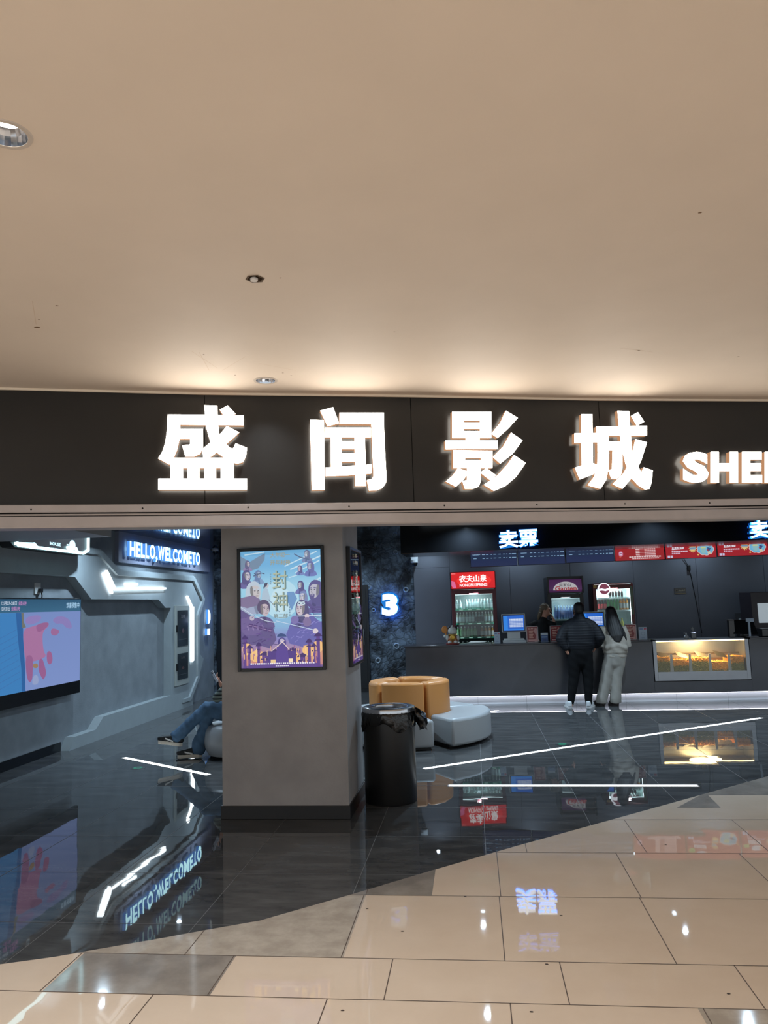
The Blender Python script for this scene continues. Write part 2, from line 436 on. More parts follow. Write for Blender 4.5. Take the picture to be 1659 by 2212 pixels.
# mall ceiling with two lamp holes and a sprinkler hole
ceil_m = mat('cream_paint', (219, 204, 188), .7, noise=.02, nscale=3)
LAMPS = [(-1.39, 2.11), (-1.303, 4.862)]
SPRK = (-.926, 3.295)
cb = bmesh.new()
outer = [(-12, -7), (12, -7), (12, 7.93), (9.2, 7.934)] + [(x, y) for x, y in reversed(FAC[:-1])] + [(-12, 2.6)]
def loop(pts):
    vs = [cb.verts.new((x, y, CEIL)) for x, y in pts]
    return [cb.edges.new((vs[i], vs[(i + 1) % len(vs)])) for i in range(len(vs))]
es = loop(outer)
for (x, y), r, n in ((LAMPS[0], .066, 32), (LAMPS[1], .066, 32), (SPRK, .038, 6)):
    es += loop([(x + r * math.cos(2 * math.pi * i / n), y + r * math.sin(2 * math.pi * i / n)) for i in range(n)])
bmesh.ops.triangle_fill(cb, use_beauty=True, use_dissolve=False, edges=es, normal=(0, 0, -1))
for (px, py, r) in ((80, 707, .012), (123, 660, .006), (852, 717, .005), (1380, 757, .006), (440, 765, .004), (508, 810, .005), (611, 805, .005), (629, 811, .005), (1595, 770, .006), (606, 600, .004), (1512, 459, .006), (84, 690, .004)):
    p = onZ(px, py, CEIL); vs = [cb.verts.new((p.x + r * 1.4 * math.cos(i), p.y + r * math.sin(i), CEIL - .0008)) for i in range(6)]
    cb.faces.new(vs).material_index = 1
for (x0, y0, x1, y1) in ((412, 757, 470, 795), (430, 760, 452, 800), (480, 800, 530, 770), (1340, 752, 1410, 760), (640, 800, 560, 785), (70, 650, 78, 700)):
    a, b = onZ(x0, y0, CEIL), onZ(x1, y1, CEIL); d = (b - a).normalized(); n = Vector((-d.y, d.x, 0)) * .0012; a.z = b.z = CEIL - .0008
    cb.faces.new([cb.verts.new(q) for q in (a - n, b - n, b + n, a + n)]).material_index = 2
me = bpy.data.meshes.new('ceiling'); cb.to_mesh(me); cb.free(); me.materials.append(ceil_m); me.materials.append(mat('ceiling_chip', (120, 92, 66), .8)); me.materials.append(mat('ceiling_scratch', (206, 184, 160), .8))
o = bpy.data.objects.new('ceiling', me); COL.objects.link(o); struct(o, 'wide plain cream plaster ceiling in front of the cinema entrance', 'ceiling')

# the black fascia, its two panel depths and the aluminium shutter box below
def sweep(prof, path, mi=None, mb=None):
    """prof: (outward offset, z) points, swept along the storefront line; outward is towards the mall"""
    mb = mb or MB(); n = len(path); offs = []
    for i in range(n):
        a = Vector(path[max(i - 1, 0)]); b = Vector(path[min(i + 1, n - 1)]); d = (b - a).normalized(); offs.append(Vector((d.y, -d.x)))
    vs = [(p[0] + o_.x * u, p[1] + o_.y * u, z) for p, o_ in zip(path, offs) for u, z in prof]
    m = len(prof)
    fs = [(i * m + j, (i + 1) * m + j, (i + 1) * m + j + 1, i * m + j + 1) for i in range(n - 1) for j in range(m - 1)]
    return mb.add(vs, fs)
fpan = mat('black_panel', (40, 39, 38), .32, noise=.12, nscale=2, spec=.35)
for i in range(len(FAC) - 1):
    pass
seams = [(-7.2, 3.278), (-1.794, 5.062), (-.384, 5.452), (1.022, 5.88), (9.2, 7.934)]
groups = [FAC[0:3], FAC[2:4], FAC[3:5], FAC[4:7]]
fas = MB()
for gp in groups:
    A, B = Vector(gp[0]), Vector(gp[-1]); d0 = (Vector(gp[1]) - A).normalized(); d1 = (B - Vector(gp[-2])).normalized()
    path = [tuple(A + d0 * .0025)] + list(gp[1:-1]) + [tuple(B - d1 * .0025)]
    sweep([(-.05, 2.45), (0, 2.45), (0, CEIL + .02), (-.05, CEIL + .02)], path, mb=fas)
    for q, s_ in ((path[0], 1), (path[-1], -1)): pass
fas.m = 1; sweep([(-.012, 2.45), (-.012, CEIL + .02)], FAC, mb=fas)
fas.m = 0; sweep([(-.11, HCEIL + .0), (-.11, 2.31), (-.05, 2.31)], FAC, mb=fas)
struct(fas.build('trim_1', [fpan, mat('panel_gap', (8, 8, 8), .8)], fix=False), 'long black fascia of wide panels above the entrance', 'fascia')
alu = mat('brushed_aluminium', (178, 170, 168), .45, .15, noise=.06, nscale=6)
sh = MB()
sweep([(0, 2.462), (.052, 2.46), (.055, 2.456), (.055, 2.412), (.05, 2.408)], FAC, mb=sh)
sh.m = 1; sweep([(.05, 2.408), (.012, 2.407), (.012, 2.4), (.045, 2.4)], FAC, mb=sh)
sh.m = 0; sweep([(.045, 2.4), (.047, 2.388)], FAC, mb=sh)
sh.m = 1; sweep([(.047, 2.388), (.04, 2.387), (.04, 2.383), (.048, 2.382)], FAC, mb=sh)
sh.m = 0; sweep([(.048, 2.382), (.05, 2.318), (.046, 2.308), (.02, 2.306), (-.11, 2.306)], FAC, mb=sh)
so = struct(sh.build('trim_2', [alu, mat('shadow_slot', (20, 18, 17), .8)], fix=False), 'ribbed aluminium shutter box running under the black fascia', 'shutter box')
sc = MB()
for px in (67, 308, 536, 754, 960, 1160, 1350, 1533):
    y0 = 1101 - .0095 * px; p0 = Vector((0, 0, 0)); best = None
    for k in range(len(FAC) - 1):
        a, b = Vector((*FAC[k], 2.43)), Vector((*FAC[k + 1], 2.43)); n = Vector((b.y - a.y, a.x - b.x, 0)).normalized()
        p = onP(px, y0, a + n * .055, n)
        if a.x - .02 <= p.x <= b.x + .02: best = (p, n)
    if best: sc.lathe([(.0001, .004), (.004, .003), (.006, 0)], best[0], 10, best[1])
sc.build('screw', mat('dark_screw', (40, 36, 34), .4, .6), so).location = (0, 0, 0)

struct(sweep([(0, CEIL - .014), (.012, CEIL - .014), (.014, CEIL)], FAC).build('trim_6', mat('cream_bead', (226, 212, 192), .6), fix=False), 'thin cream bead where the ceiling meets the black fascia', 'trim')
# cinema hall shell
plaster = mat('grey_plaster', (128, 136, 142), .75, noise=.14, nscale=3.5, bump=.15, bscale=60, detail=8)
struct(MB().box(XL - .2, XL, 3.9, YB + .2, 0, CEIL).build('wall_left', plaster), 'grey trowelled plaster wall on the left of the cinema hall', 'wall')
blk = mat('black_mirror', (12, 13, 15), .045, spec=.75, bump=.02, bscale=1.5)
hc = MB(); pts = [(x, fac_y(x) + .10, HCEIL) for x in (-7.2, -3.0, -1.8, -.4, 1.0, 2.4, 8.4)]
hc.poly(pts + [(9.2, pts[-1][1], HCEIL), (9.2, YB + .2, HCEIL), (-7.2, YB + .2, HCEIL)])
hc.m = 1
for k in range(9):
    y = 6.4 + 1.2 * k
    hc.poly([(-5.3, y, HCEIL - .001), (9, y, HCEIL - .001), (9, y + .006, HCEIL - .001), (-5.3, y + .006, HCEIL - .001)])
struct(hc.build('ceiling_hall', [blk, mat('ceiling_joint', (58, 62, 66), .4)], fix=False), 'black mirror panel ceiling inside the cinema hall', 'ceiling')
mural = mural_mat()
mu = MB().box(XL, -1.16, YB, YB + .15, 0, HCEIL)
mu.m = 1
for (px, py, r) in ((855, 1192, .05), (797, 1269, .045), (877, 1274, .05), (807, 1318, .04), (793, 1428, .05), (857, 1396, .06), (817, 1427, .055), (885, 1395, .03), (865, 1400, .025)):
    p = onY(px, py, YB); mu.lathe([(r * .55, .002), (r * .7, -.02), (r * .85, -.03), (r, -.015), (r * 1.15, .002)], p, 14, (0, 1, 0))
struct(soft(mu.build('wall_back', [mural, mat('crater_rim', (150, 164, 176), .6)])), 'dark rocky lunar mural wall at the back of the hall', 'wall')
wp = mat('slate_panel', (106, 109, 118), .5, noise=.06, nscale=2, spec=.4); gapm = mat('panel_seam', (22, 24, 28), .7)
wbp = MB(); xs = [-1.16, -.43, .76, 1.944, 3.16, 4.35, 5.6, 6.8, 9.2]
for a, b in zip(xs[:-1], xs[1:]):
    if a < -1: wbp.box(a + .003, b - .003, YB - .03, YB + .15, 0, 2.44).box(a + .003, b - .003, YB - .03, YB + .15, 2.446, HCEIL)
    else: wbp.box(a + .003, b - .003, YB - .03, YB + .15, 0, HCEIL)
wbp.m = 1; wbp.box(-1.16, 9.2, YB - .015, YB, 0, HCEIL)
struct(wbp.build('wall_counter', [wp, gapm]), 'slate grey panelled wall behind the ticket counter', 'wall')
struct(MB().box(9.0, 9.2, 7.9, YB + .2, 0, CEIL).build('wall_right', wp), 'slate grey side wall beyond the right end of the counter', 'wall')
dm = mat('black_door', (24, 27, 31), .35)
for i, (x0, x1) in enumerate(((-5.27, -4.9), (-3.0, -2.1))):
    d = MB().box(x0, x1, YB - .05, YB + .02, 0, 2.14).box(x0 + .05, x1 - .05, YB - .06, YB - .05, .08, 2.08).build('door_%d' % (i + 1), dm)
    struct(d, ('narrow black door in the far left corner of the hall', 'black cinema door in the mural wall behind the pillar')[i], 'door')
    MB().tube([(x1 - .1, YB - .1, .95), (x1 - .1, YB - .1, 1.25)], .012).box(x1 - .11, x1 - .09, YB - .1, YB - .06, .97, .99).box(x1 - .11, x1 - .09, YB - .1, YB - .06, 1.21, 1.23).build('door_handle', mat('steel', (150, 152, 156), .3, .9), d).location = (0, 0, 0)

# pillar
pil = mat('pillar_plaster', (162, 159, 158), .7, noise=.10, nscale=4, bump=.12, bscale=50, detail=8)
pp = struct(MB().box(-2.16, -1.085, 6.5, 7.36, 0, HCEIL).build('trim_3', pil), 'square grey plaster pillar standing in the entrance', 'pillar')
bb = MB().box(-2.172, -1.073, 6.488, 7.372, 0, .108).build('baseboard', mat('black_skirting', (30, 28, 28), .4), pp, bevel=.003); bb.location = (0, 0, 0)

# raised white futuristic frame on the left wall: outline drawn on the wall face
plate = mat('pale_grey_paint', (150, 160, 164), .6, noise=.04, nscale=6, bump=.06, bscale=70)
def yz(x, pts): return [onX(px, py, x) for px, py in pts]
XF = XL + .13
def plate_build(name, loops, x0, x1, label):
    b = bmesh.new(); es = []
    for lp in loops:
        vs = [b.verts.new((x1, y, z)) for y, z in lp]; es += [b.edges.new((vs[i], vs[(i + 1) % len(vs)])) for i in range(len(vs))]
    r = bmesh.ops.triangle_fill(b, use_beauty=True, edges=es, normal=(1, 0, 0))
    bound = [e for e in b.edges if len(e.link_faces) == 1]
    r2 = bmesh.ops.extrude_edge_only(b, edges=bound)
    for v in r2['geom']:
        if isinstance(v, bmesh.types.BMVert): v.co.x = x0
    me = bpy.data.meshes.new(name); b.to_mesh(me); b.free(); me.materials.append(plate)
    o = bpy.data.objects.new(name, me); COL.objects.link(o)
    return struct(o, label, 'wall panel')
outer = [(5.2, 2.65), (10.39, 2.648), (10.96, 2.385), (14.1, 2.385), (14.66, 1.95), (14.4, 1.70), (14.35, 1.62), (14.35, .94), (14.62, .80), (14.47, .60), (14.03, .15), (14.03, .0), (9.62, .0), (9.75, .155), (10.32, .155), (10.54, .30), (12.98, .30), (12.98, 1.795), (12.75, 1.795), (12.44, 1.938), (10.145, 1.938), (9.69, 2.23), (5.2, 2.23)]
plate_build('wall_left_frame', [outer], XL, XF, 'pale raised angular frame around the screen on the left wall')
edge = [(5.2, 2.56), (10.30, 2.56), (10.88, 2.29), (14.02, 2.29), (14.5, 1.93), (14.28, 1.72), (14.22, 1.64), (14.22, .5), (13.8, .17), (13.5, .17), (13.5, .11), (13.86, .11), (14.32, .47), (14.32, 1.60), (14.38, 1.68), (14.62, 1.95), (14.07, 2.36), (10.95, 2.36), (10.38, 2.625), (5.2, 2.625)]
plate_build('wall_left_ridge', [edge], XF, XF + .035, 'narrow raised ridge along the edge of the pale wall frame')
bs = struct(MB().box(XL, XL + .015, 4, 9.62, 0, .115).build('baseboard_left', mat('steel_skirting', (44, 48, 52), .16, .6)), 'dark glossy skirting along the left wall below the screen', 'baseboard')
so2 = MB().box(XL - .1, -3.81, 5.0, 7.82, 2.55, HCEIL).build('trim_4', mat('soffit_paint', (168, 170, 170), .6))
struct(so2, 'grey dropped soffit just inside the left of the entrance', 'soffit')
# black glossy bulkhead over the counter
bk = MB().box(-1.1, 9.1, 12.2, 13.2, 2.53, HCEIL).build('trim_5', mat('black_gloss', (11, 12, 14), .09, spec=.7), bevel=.004)
struct(bk, 'black glossy bulkhead hanging above the ticket counter', 'bulkhead')

# ---------------------------------------------------------------- lamps of the ceilings
chrome = mat('chrome_reflector', (205, 208, 214), .12, 1.0)
def downlight(x, y, z, r, label, power, col, group=None, on=30, angle=120, deep=.05):
    t = thing('downlight', label, 'ceiling light', (x, y, z), group)
    soft(MB().lathe([(r * 1.0, .004), (r * 1.0, -.003), (r * 1.22, -.004), (r * 1.25, .0)], (x, y, z), 40).build('trim_ring', mat('lamp_ring', (196, 184, 172), .5), t))
    rf = MB(); n = 20
    for i in range(n):   # faceted reflector
        a0, a1 = 2 * math.pi * i / n, 2 * math.pi * (i + 1) / n
        P = lambda q, a, h: (x + q * math.cos(a), y + q * math.sin(a), z + h)
        rf.add([P(r, a0, -.002), P(r, a1, -.002), P(r * .9, a1, deep * .55), P(r * .9, a0, deep * .55), P(r * .72, a1, deep), P(r * .72, a0, deep)], [(0, 1, 2, 3), (3, 2, 4, 5)])
    rf.build('reflector', chrome, t)
    MB().lathe([(.0001, deep * .98), (r * .72, deep * .98)], (x, y, z), 32).build('lens', glow('lamp_lens_%d' % on, (255, 252, 244), on), t)
    if power: lamp('SPOT', (x, y, z - .012), power, col, r * .5, (x, y, 0), angle, .8)
    return t
downlight(*LAMPS[0], CEIL, .064, 'lit recessed ceiling light cut by the left edge of the photo', MALL_LAMP, MALL_COL, None, 14)
downlight(*LAMPS[1], CEIL, .064, 'recessed ceiling light just in front of the black fascia', MALL_LAMP * .12, (.9, .95, 1), None, 5)
k = 0
for x in (-4.6, -1.36, 1.9, 5.1):
    for y in (-.65, -3.4):
        k += 1; downlight(x, y, CEIL, .064, 'recessed ceiling light behind the viewer', MALL_LAMP, MALL_COL, 'ceiling lights behind the viewer', 14)
downlight(-4.3, 1.3, CEIL, .064, 'unseen added ceiling light beyond the left edge of the view', MALL_LAMP, MALL_COL, None, 14)  # unseen lamp, added to brighten the left of the ceiling and floor
HL = [(-4.65, 9.47), (-4.65, 11.95), (-.045, 9.43), (-.045, 12.0 - .05), (2.79, 11.9), (2.79, 9.43), (5.6, 9.43), (5.6, 11.9), (-2.4, 9.45), (-2.4, 11.95), (-2.4, 14.3), (-4.65, 14.2), (-.85, 15.15), (.95, 15.15), (2.75, 15.15), (4.3, 15.15), (6.3, 15.15)]
for x, y in HL:
    downlight(x, y, HCEIL, .055, 'small recessed light in the black hall ceiling', HALL_LAMP * (.22 if y == 15.15 else 2.0 if -.1 < x < 0 else 1.3 if x > 0 else 1), HALL_COL, 'recessed lights in the black hall ceiling', 22, 160, .05)
# sprinkler in its broken hole
t = thing('sprinkler', 'fire sprinkler head sitting in a ragged hole in the cream ceiling', 'sprinkler', (*SPRK, CEIL))
MB().lathe([(.046, -.001), (.036, -.002), (.036, .05)], (*SPRK, CEIL), 6).build('hole_rim', mat('raw_plaster', (92, 74, 58), .9), t)
MB().lathe([(.0001, .05), (.036, .05)], (*SPRK, CEIL), 6).build('hole_back', mat('raw_plaster_dark', (52, 42, 34), .9), t)
soft(MB().lathe([(.0001, -.012), (.016, -.012), (.018, -.008), (.018, .0), (.008, .004), (.008, .05)], (SPRK[0] - .004, SPRK[1] - .004, CEIL), 20).build('sprinkler_head', mat('white_metal', (214, 206, 198), .4, .3), t))

# ================================================================ BIG LIT SIGN ON THE FASCIA
face_m = glow('sign_face', (255, 246, 232), SIGN_E)
side_m = mat('sign_side', (96, 70, 54), .45, emit=(255, 190, 140), es=.45)
def zA(p): return (300 + p[0] / 2.765, 840 + p[1] / 2.765)
def zB(p): return (900 + p[0] / 2.1858, 840 + p[1] / 2.1858)
def fac_plane(px):
    """plane of the fascia seen at this column of the photo"""
    best = None
    for k in range(len(FAC) - 1):
        a, b = Vector((*FAC[k], 2.8)), Vector((*FAC[k + 1], 2.8)); n = Vector((b.y - a.y, a.x - b.x, 0)).normalized()
        p = onP(px, 970, a, n)
        if a.x - .01 <= p.x <= b.x + .01: return p, n
    return best
G_sheng = [[(172,153),(626,157),(626,218),(172,214)], [(172,153),(247,153),(247,240),(243,300),(228,365),(208,412),(182,452),(115,415),(140,375),(158,320),(170,230)],
 [(247,239),(320,239),(320,298),(245,298)], [(305,239),(382,239),(382,350),(366,388),(330,404),(278,404),(258,337),(300,333),(307,328)],
 [(390,97),(469,100),(470,180),(480,270),(522,330),(545,352),(562,357),(578,325),(646,352),(640,400),(622,438),(585,448),(560,438),(530,420),(510,412),(465,380),(427,318),(402,230)],
 [(525,222),(600,260),(560,297),(520,331),(465,380),(418,414),(385,414),(378,360),(427,320),(483,272)], [(483,125),(530,98),(578,150),(545,160),(505,157)],
 [(208,412),(567,412),(567,473),(190,473),(190,440)], [(190,470),(263,470),(263,540),(190,540)], [(290,470),(362,470),(362,540),(290,540)], [(391,470),(461,470),(461,540),(391,540)], [(489,470),(567,470),(567,540),(489,540)], [(116,536),(646,536),(646,602),(116,602)]]
G_wen = [[(1023,184),(1105,187),(1110,603),(1033,605)], [(1083,130),(1160,109),(1195,206),(1127,223)], [(1198,142),(1463,142),(1463,212),(1198,210)],
 [(1388,208),(1463,200),(1468,330),(1478,520),(1476,560),(1455,592),(1420,606),(1375,608),(1362,545),(1393,537),(1402,520),(1396,400)],
 [(1110,230),(1385,232),(1385,290),(1110,288)], [(1145,286),(1210,286),(1213,468),(1148,468)], [(1288,288),(1350,288),(1357,580),(1292,580)], [(1208,311),(1290,311),(1290,360),(1208,360)], [(1208,384),(1290,384),(1290,435),(1208,436)],
 [(1115,470),(1210,463),(1292,458),(1390,452),(1390,505),(1292,515),(1115,522)]]
G_ying = [[(168,108),(224,108),(224,232),(168,232)], [(299,108),(352,108),(352,232),(299,232)], [(222,108),(301,108),(301,149),(222,149)], [(222,159),(301,159),(301,188),(222,188)], [(222,200),(301,200),(301,232),(222,232)],
 [(232,230),(297,230),(297,247),(232,247)], [(137,244),(382,244),(382,284),(137,286)], [(173,290),(358,292),(358,325),(173,325)], [(173,323),(229,323),(229,339),(173,339)], [(304,323),(358,323),(358,339),(304,339)], [(173,337),(358,337),(358,374),(173,374)],
 [(238,372),(302,372),(302,440),(292,462),(265,472),(228,472),(216,437),(238,430)], [(195,374),(248,392),(220,430),(185,462),(138,437),(170,410)], [(330,374),(375,408),(348,432),(300,395)],
 [(422,103),(478,137),(430,190),(382,232),(353,212),(395,160)], [(446,206),(500,243),(455,305),(395,353),(360,322),(410,270)], [(460,312),(515,350),(470,415),(420,458),(365,482),(318,453),(380,410),(430,355)]]
G_cheng = [[(777,120),(830,120),(832,400),(779,405)], [(745,210),(858,208),(858,252),(745,256)], [(747,372),(779,362),(832,350),(858,362),(858,390),(830,405),(770,428)], [(848,178),(1088,174),(1088,220),(850,222)],
 [(850,178),(908,178),(908,300),(905,380),(895,430),(868,472),(808,455),(838,415),(852,370),(855,300)], [(908,247),(972,250),(972,370),(965,405),(945,425),(918,422),(905,385),(922,378),(925,290),(908,290)],
 [(948,103),(1003,105),(1007,180),(1018,290),(1040,350),(1060,396),(1072,370),(1115,385),(1110,440),(1100,472),(1078,475),(1045,455),(1012,420),(985,350),(966,270),(956,190)],
 [(1033,237),(1088,252),(1060,340),(1025,410),(972,472),(925,450),(975,400),(1010,340)], [(1012,128),(1045,110),(1075,155),(1040,175)]]
STAND = .085; DEEP = .05
for nm, gl, zz, cx_, lab in (('leftmost', G_sheng, zA, 436, 'leftmost large white lit character on the black fascia, with three slots in its base'), ('second', G_wen, zA, 750, 'gate-shaped large white lit character on the black fascia, second from left'), ('third', G_ying, zB, 1048, 'large white lit character with three slanting strokes at its right, third on the fascia'), ('fourth', G_cheng, zB, 1326, 'rightmost large white lit character on the black fascia, beside the Latin letters')):
    p, n = fac_plane(cx_); pl = p + n * STAND
    fn = lambda a, b, zz=zz, pl=pl, n=n: onP(*zz((a, b)), pl, n)
    lit_letter('sign_character', strokes(gl, fn), -n * DEEP, face_m, side_m, lab, 'sign character', 'lit characters on the fascia')
for ch, x0, x1, lab in (('S', 1475, 1531, 'curved white lit Latin letter S on the black fascia'), ('H', 1535, 1594, 'white lit Latin letter H on the fascia between S and E'), ('E', 1603, 1646, 'white lit Latin letter E near the right edge of the fascia'), ('N', 1652, 1706, 'white lit Latin letter N cut off by the right edge of the photo')):
    p, n = fac_plane((x0 + x1) / 2 if x1 < 1659 else 1650); pl = p + n * STAND
    a, b, c = onP(x0, 976, pl, n), onP(x1, 976, pl, n), onP(x0, 1043, pl, n)
    lit_letter('sign_letter', text_outline(ch, a, b - a, c - a, .055), -n * DEEP, face_m, side_m, lab, 'sign letter', 'lit Latin letters on the fascia')

# ================================================================ LIT SIGNS INSIDE
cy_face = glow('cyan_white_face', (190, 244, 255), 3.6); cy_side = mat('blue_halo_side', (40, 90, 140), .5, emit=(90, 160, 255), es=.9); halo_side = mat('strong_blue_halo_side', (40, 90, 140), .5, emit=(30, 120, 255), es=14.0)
# welcome letters on their raised panel
wpn = struct(MB().box(XL, XL + .06, 11.1, 15.2, 2.5, HCEIL).build('wall_left_sign_panel', mat('violet_grey_paint', (138, 142, 160), .6)), 'smooth violet grey panel behind the blue welcome letters', 'wall panel')
txt = 'HELLO,WELCOMETO'
T = thing('welcome_sign', 'long row of cyan lit letters reading HELLO,WELCOMETO high on the left wall', 'sign', (XL + .06, 12.9, 2.58))
vs0, fs0, ed0, asp0 = glyphs(txt, .02)
# one mesh per letter, placed by the advance of each letter
adv = []
ws = {'I': .3, ',': .28, 'M': .95, 'W': 1.05, 'E': .6, 'L': .56, 'T': .66, 'H': .78, 'O': .84, 'C': .78}
tot = sum(ws[c] for c in txt); y = 11.3; Lw = 14.42 - 11.3; zt0, zt1 = 2.835, 2.60
for c in txt:
    wd = Lw * ws[c] / tot; h = zt0 - zt1
    yl = y + wd * .07; wl = wd * .86
    if c == ',': ol = text_outline(c, (XL + .14, yl, zt1 + .05), (0, wl, 0), (0, 0, -.09), .02)
    else: ol = text_outline(c, (XL + .14, yl, zt0), (0, wl, 0), (0, 0, -h), .03)
    lit_letter('', ol, (-.05, 0, 0), cy_face, cy_side, '', '', root=T, part='letter')
    y += wd
# number three on the mural
cy3 = glow('white_blue_face', (228, 247, 255), 2.6)
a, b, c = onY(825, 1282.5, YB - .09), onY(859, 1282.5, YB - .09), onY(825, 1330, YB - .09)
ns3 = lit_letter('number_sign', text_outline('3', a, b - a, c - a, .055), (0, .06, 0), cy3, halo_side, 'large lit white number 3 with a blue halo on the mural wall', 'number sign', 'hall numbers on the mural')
bloom_glow = glow('blue_bloom', (40, 140, 240), .75)  # glowing enlarged glyph added behind the signs to imitate camera bloom
def bloom_glyph(root, body, p0, U, V, grow, bold):
    vs = text_outline(body, Vector(p0) - Vector(U) * grow - Vector(V) * grow * .8, Vector(U) * (1 + 2 * grow), Vector(V) * (1 + 1.6 * grow), bold)[0]; MB().add(vs[0], vs[1]).build('blue_bloom', bloom_glow, root, fix=False)
bloom_glyph(ns3, '3', a + Vector((0, .045, 0)), b - a, c - a, .10, .10)
a = Vector((-4.87, YB - .09, 1.95))
lit_letter('number_sign', text_outline('2', a, (.34, 0, 0), (0, 0, -.46), .055), (0, .06, 0), cy3, halo_side, 'lit number 2 glowing blue beside the corner door, mostly hidden by the pillar', 'number sign', 'hall numbers on the mural')
# ticket signs standing off the bulkhead
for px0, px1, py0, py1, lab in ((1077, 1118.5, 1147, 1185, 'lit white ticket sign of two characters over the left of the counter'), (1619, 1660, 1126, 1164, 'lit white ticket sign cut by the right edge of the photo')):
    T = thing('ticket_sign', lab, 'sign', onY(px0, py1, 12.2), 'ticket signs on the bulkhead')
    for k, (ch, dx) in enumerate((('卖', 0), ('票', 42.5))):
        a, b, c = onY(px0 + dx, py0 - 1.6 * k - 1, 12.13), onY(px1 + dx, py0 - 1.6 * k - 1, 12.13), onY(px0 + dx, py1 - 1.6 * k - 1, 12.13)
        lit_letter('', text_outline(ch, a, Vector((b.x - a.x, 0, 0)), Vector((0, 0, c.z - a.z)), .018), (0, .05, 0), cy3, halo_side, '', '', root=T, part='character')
        bloom_glyph(T, ch, a + Vector((0, .04, 0)), Vector((b.x - a.x, 0, 0)), Vector((0, 0, c.z - a.z)), .05, .05)
# light bars on the left wall
lb = glow('light_bar', (235, 248, 255), 7.0)
XW = XF
def bar(name, segs, label, r=.018):
    t = thing(name, label, 'wall light', (XW, segs[0][0][0], segs[0][0][1]), 'light bars on the left wall')
    for s_ in segs:
        pts = [Vector((XW + .02, a, b)) for a, b in s_]
        m = MB()
        for a, b in zip(pts[:-1], pts[1:]):
            d = (b - a); u = d.normalized(); n = Vector((0, -u.z, u.y)); m.obox((a + b) / 2, d / 2 + u * r * .5, n * r, (.02, 0, 0))
        m.build('light_tube', lb, t)
    return t
bar('bent_light_bar', [[(10.45, 2.30), (10.70, 2.03)], [(10.53, 2.335), (10.80, 2.085), (12.66, 2.125)], [(11.15, 2.165), (11.55, 2.173)]], 'bent pair of white light bars below the welcome letters', .014)
bar('vertical_light_bar', [[(13.70, 1.99), (13.93, 1.80), (13.93, .80)], [(13.985, 1.80), (13.985, .82)]], 'tall white light bar with an angled top beside the hydrant cabinet', .014)
t = thing('exclamation_sign', 'small lit lozenge over a lit square near the far end of the left wall', 'sign', (XL, 15.0, 1.4))
lit_letter('', [([(XL + .08, 14.98 + .07 + .12 * math.sin(i * math.pi / 10), 1.60 + .14 * math.cos(i * math.pi / 10)) for i in range(11)], [tuple(range(11))], [(i, (i + 1) % 11) for i in range(11)])], (-.05, 0, 0), cy3, cy_side, '', '', root=t, part='upper_mark')
lit_letter('', [([(XL + .08, a, b) for a, b in ((14.98, 1.36), (15.14, 1.36), (15.14, 1.24), (14.98, 1.24))], [(0, 1, 2, 3)], [(0, 1), (1, 2), (2, 3), (3, 0)])], (-.05, 0, 0), cy3, cy_side, '', '', root=t, part='lower_mark')
# hanging sign box below the soffit
t = thing('box_sign', 'black sign box with a bright cyan outline, half hidden by the soffit at left', 'sign', (-5.0, 8.9, 2.5))
MB().prism([(-5.02, y, z) for y, z in ((7.9, 2.56), (8.0, 2.50), (9.52, 2.50), (9.66, 2.56), (9.66, 2.92), (7.9, 2.92))], (-.15, 0, 0)).build('case', mat('sign_case', (26, 26, 28), .4), t)
A = Art((-5.018, 7.9, 2.92), (0, 1.76, 0), (0, 0, -.42), (1, 0, 0))
A.rect(.05, .03, .97, .95, (34, 34, 38)); A.text('MOUSE', .46, .72, .60, .82, (190, 235, 250), .04); A.ell(.76, .74, .045, .16, (200, 240, 255)); A.rect(.68, .72, .705, .76, (200, 240, 255))
A.build('sign_print', art_mat('backlit_sign', 1.6), t)
m = MB()
for p, q in (((8.02, 2.545), (8.06, 2.525)), ((8.06, 2.525), (9.5, 2.525)), ((9.5, 2.525), (9.62, 2.575)), ((9.62, 2.575), (9.62, 2.9)), ((8.0, 2.54), (8.35, 2.56)), ((8.35, 2.56), (8.4, 2.53)), ((9.15, 2.53), (9.1, 2.575)), ((9.1, 2.575), (9.3, 2.575)), ((9.3, 2.575), (9.34, 2.53))):
    a, b = Vector((-5.005, *p)), Vector((-5.005, *q)); d = b - a; u = d.normalized(); m.obox((a + b) / 2, d / 2 + u * .01, Vector((0, -u.z, u.y)) * .016, (.012, 0, 0))
m.build('light_outline', cy_face, t)

# ================================================================ FLOOR LIGHT STRIPS
strip_m = glow('floor_strip', (236, 248, 255), 5.0)
for (x0, y0), (x1, y1), lab in (((-.583, 8.39), (3.938, 11.523), 'long slanting light strip set in the dark floor from bin to counter'), ((-.301, 7.63), (1.976, 7.575), 'straight light strip in the dark floor parallel to the counter'), ((-4.263, 9.145), (-2.872, 8.176), 'short slanting light strip in the floor left of the pillar'), ((-.45, 11.70), (.322, 12.67), 'short floor light strip ending at the counter behind the sofa')):
    a, b = Vector((x0, y0, .001)), Vector((x1, y1, .001)); d = b - a; u = d.normalized(); n = Vector((-u.y, u.x, 0))
    t = thing('floor_light', lab, 'floor light', (a + b) / 2, 'light strips set in the floor')
    MB().obox((a + b) / 2 + Vector((0, 0, .0015)), d / 2, n * .030, (0, 0, .001)).build('diffuser', strip_m, t)
    MB().obox((a + b) / 2 + Vector((0, 0, .0005)), d / 2 + u * .012, n * .036, (0, 0, .001)).build('channel', alu, t)
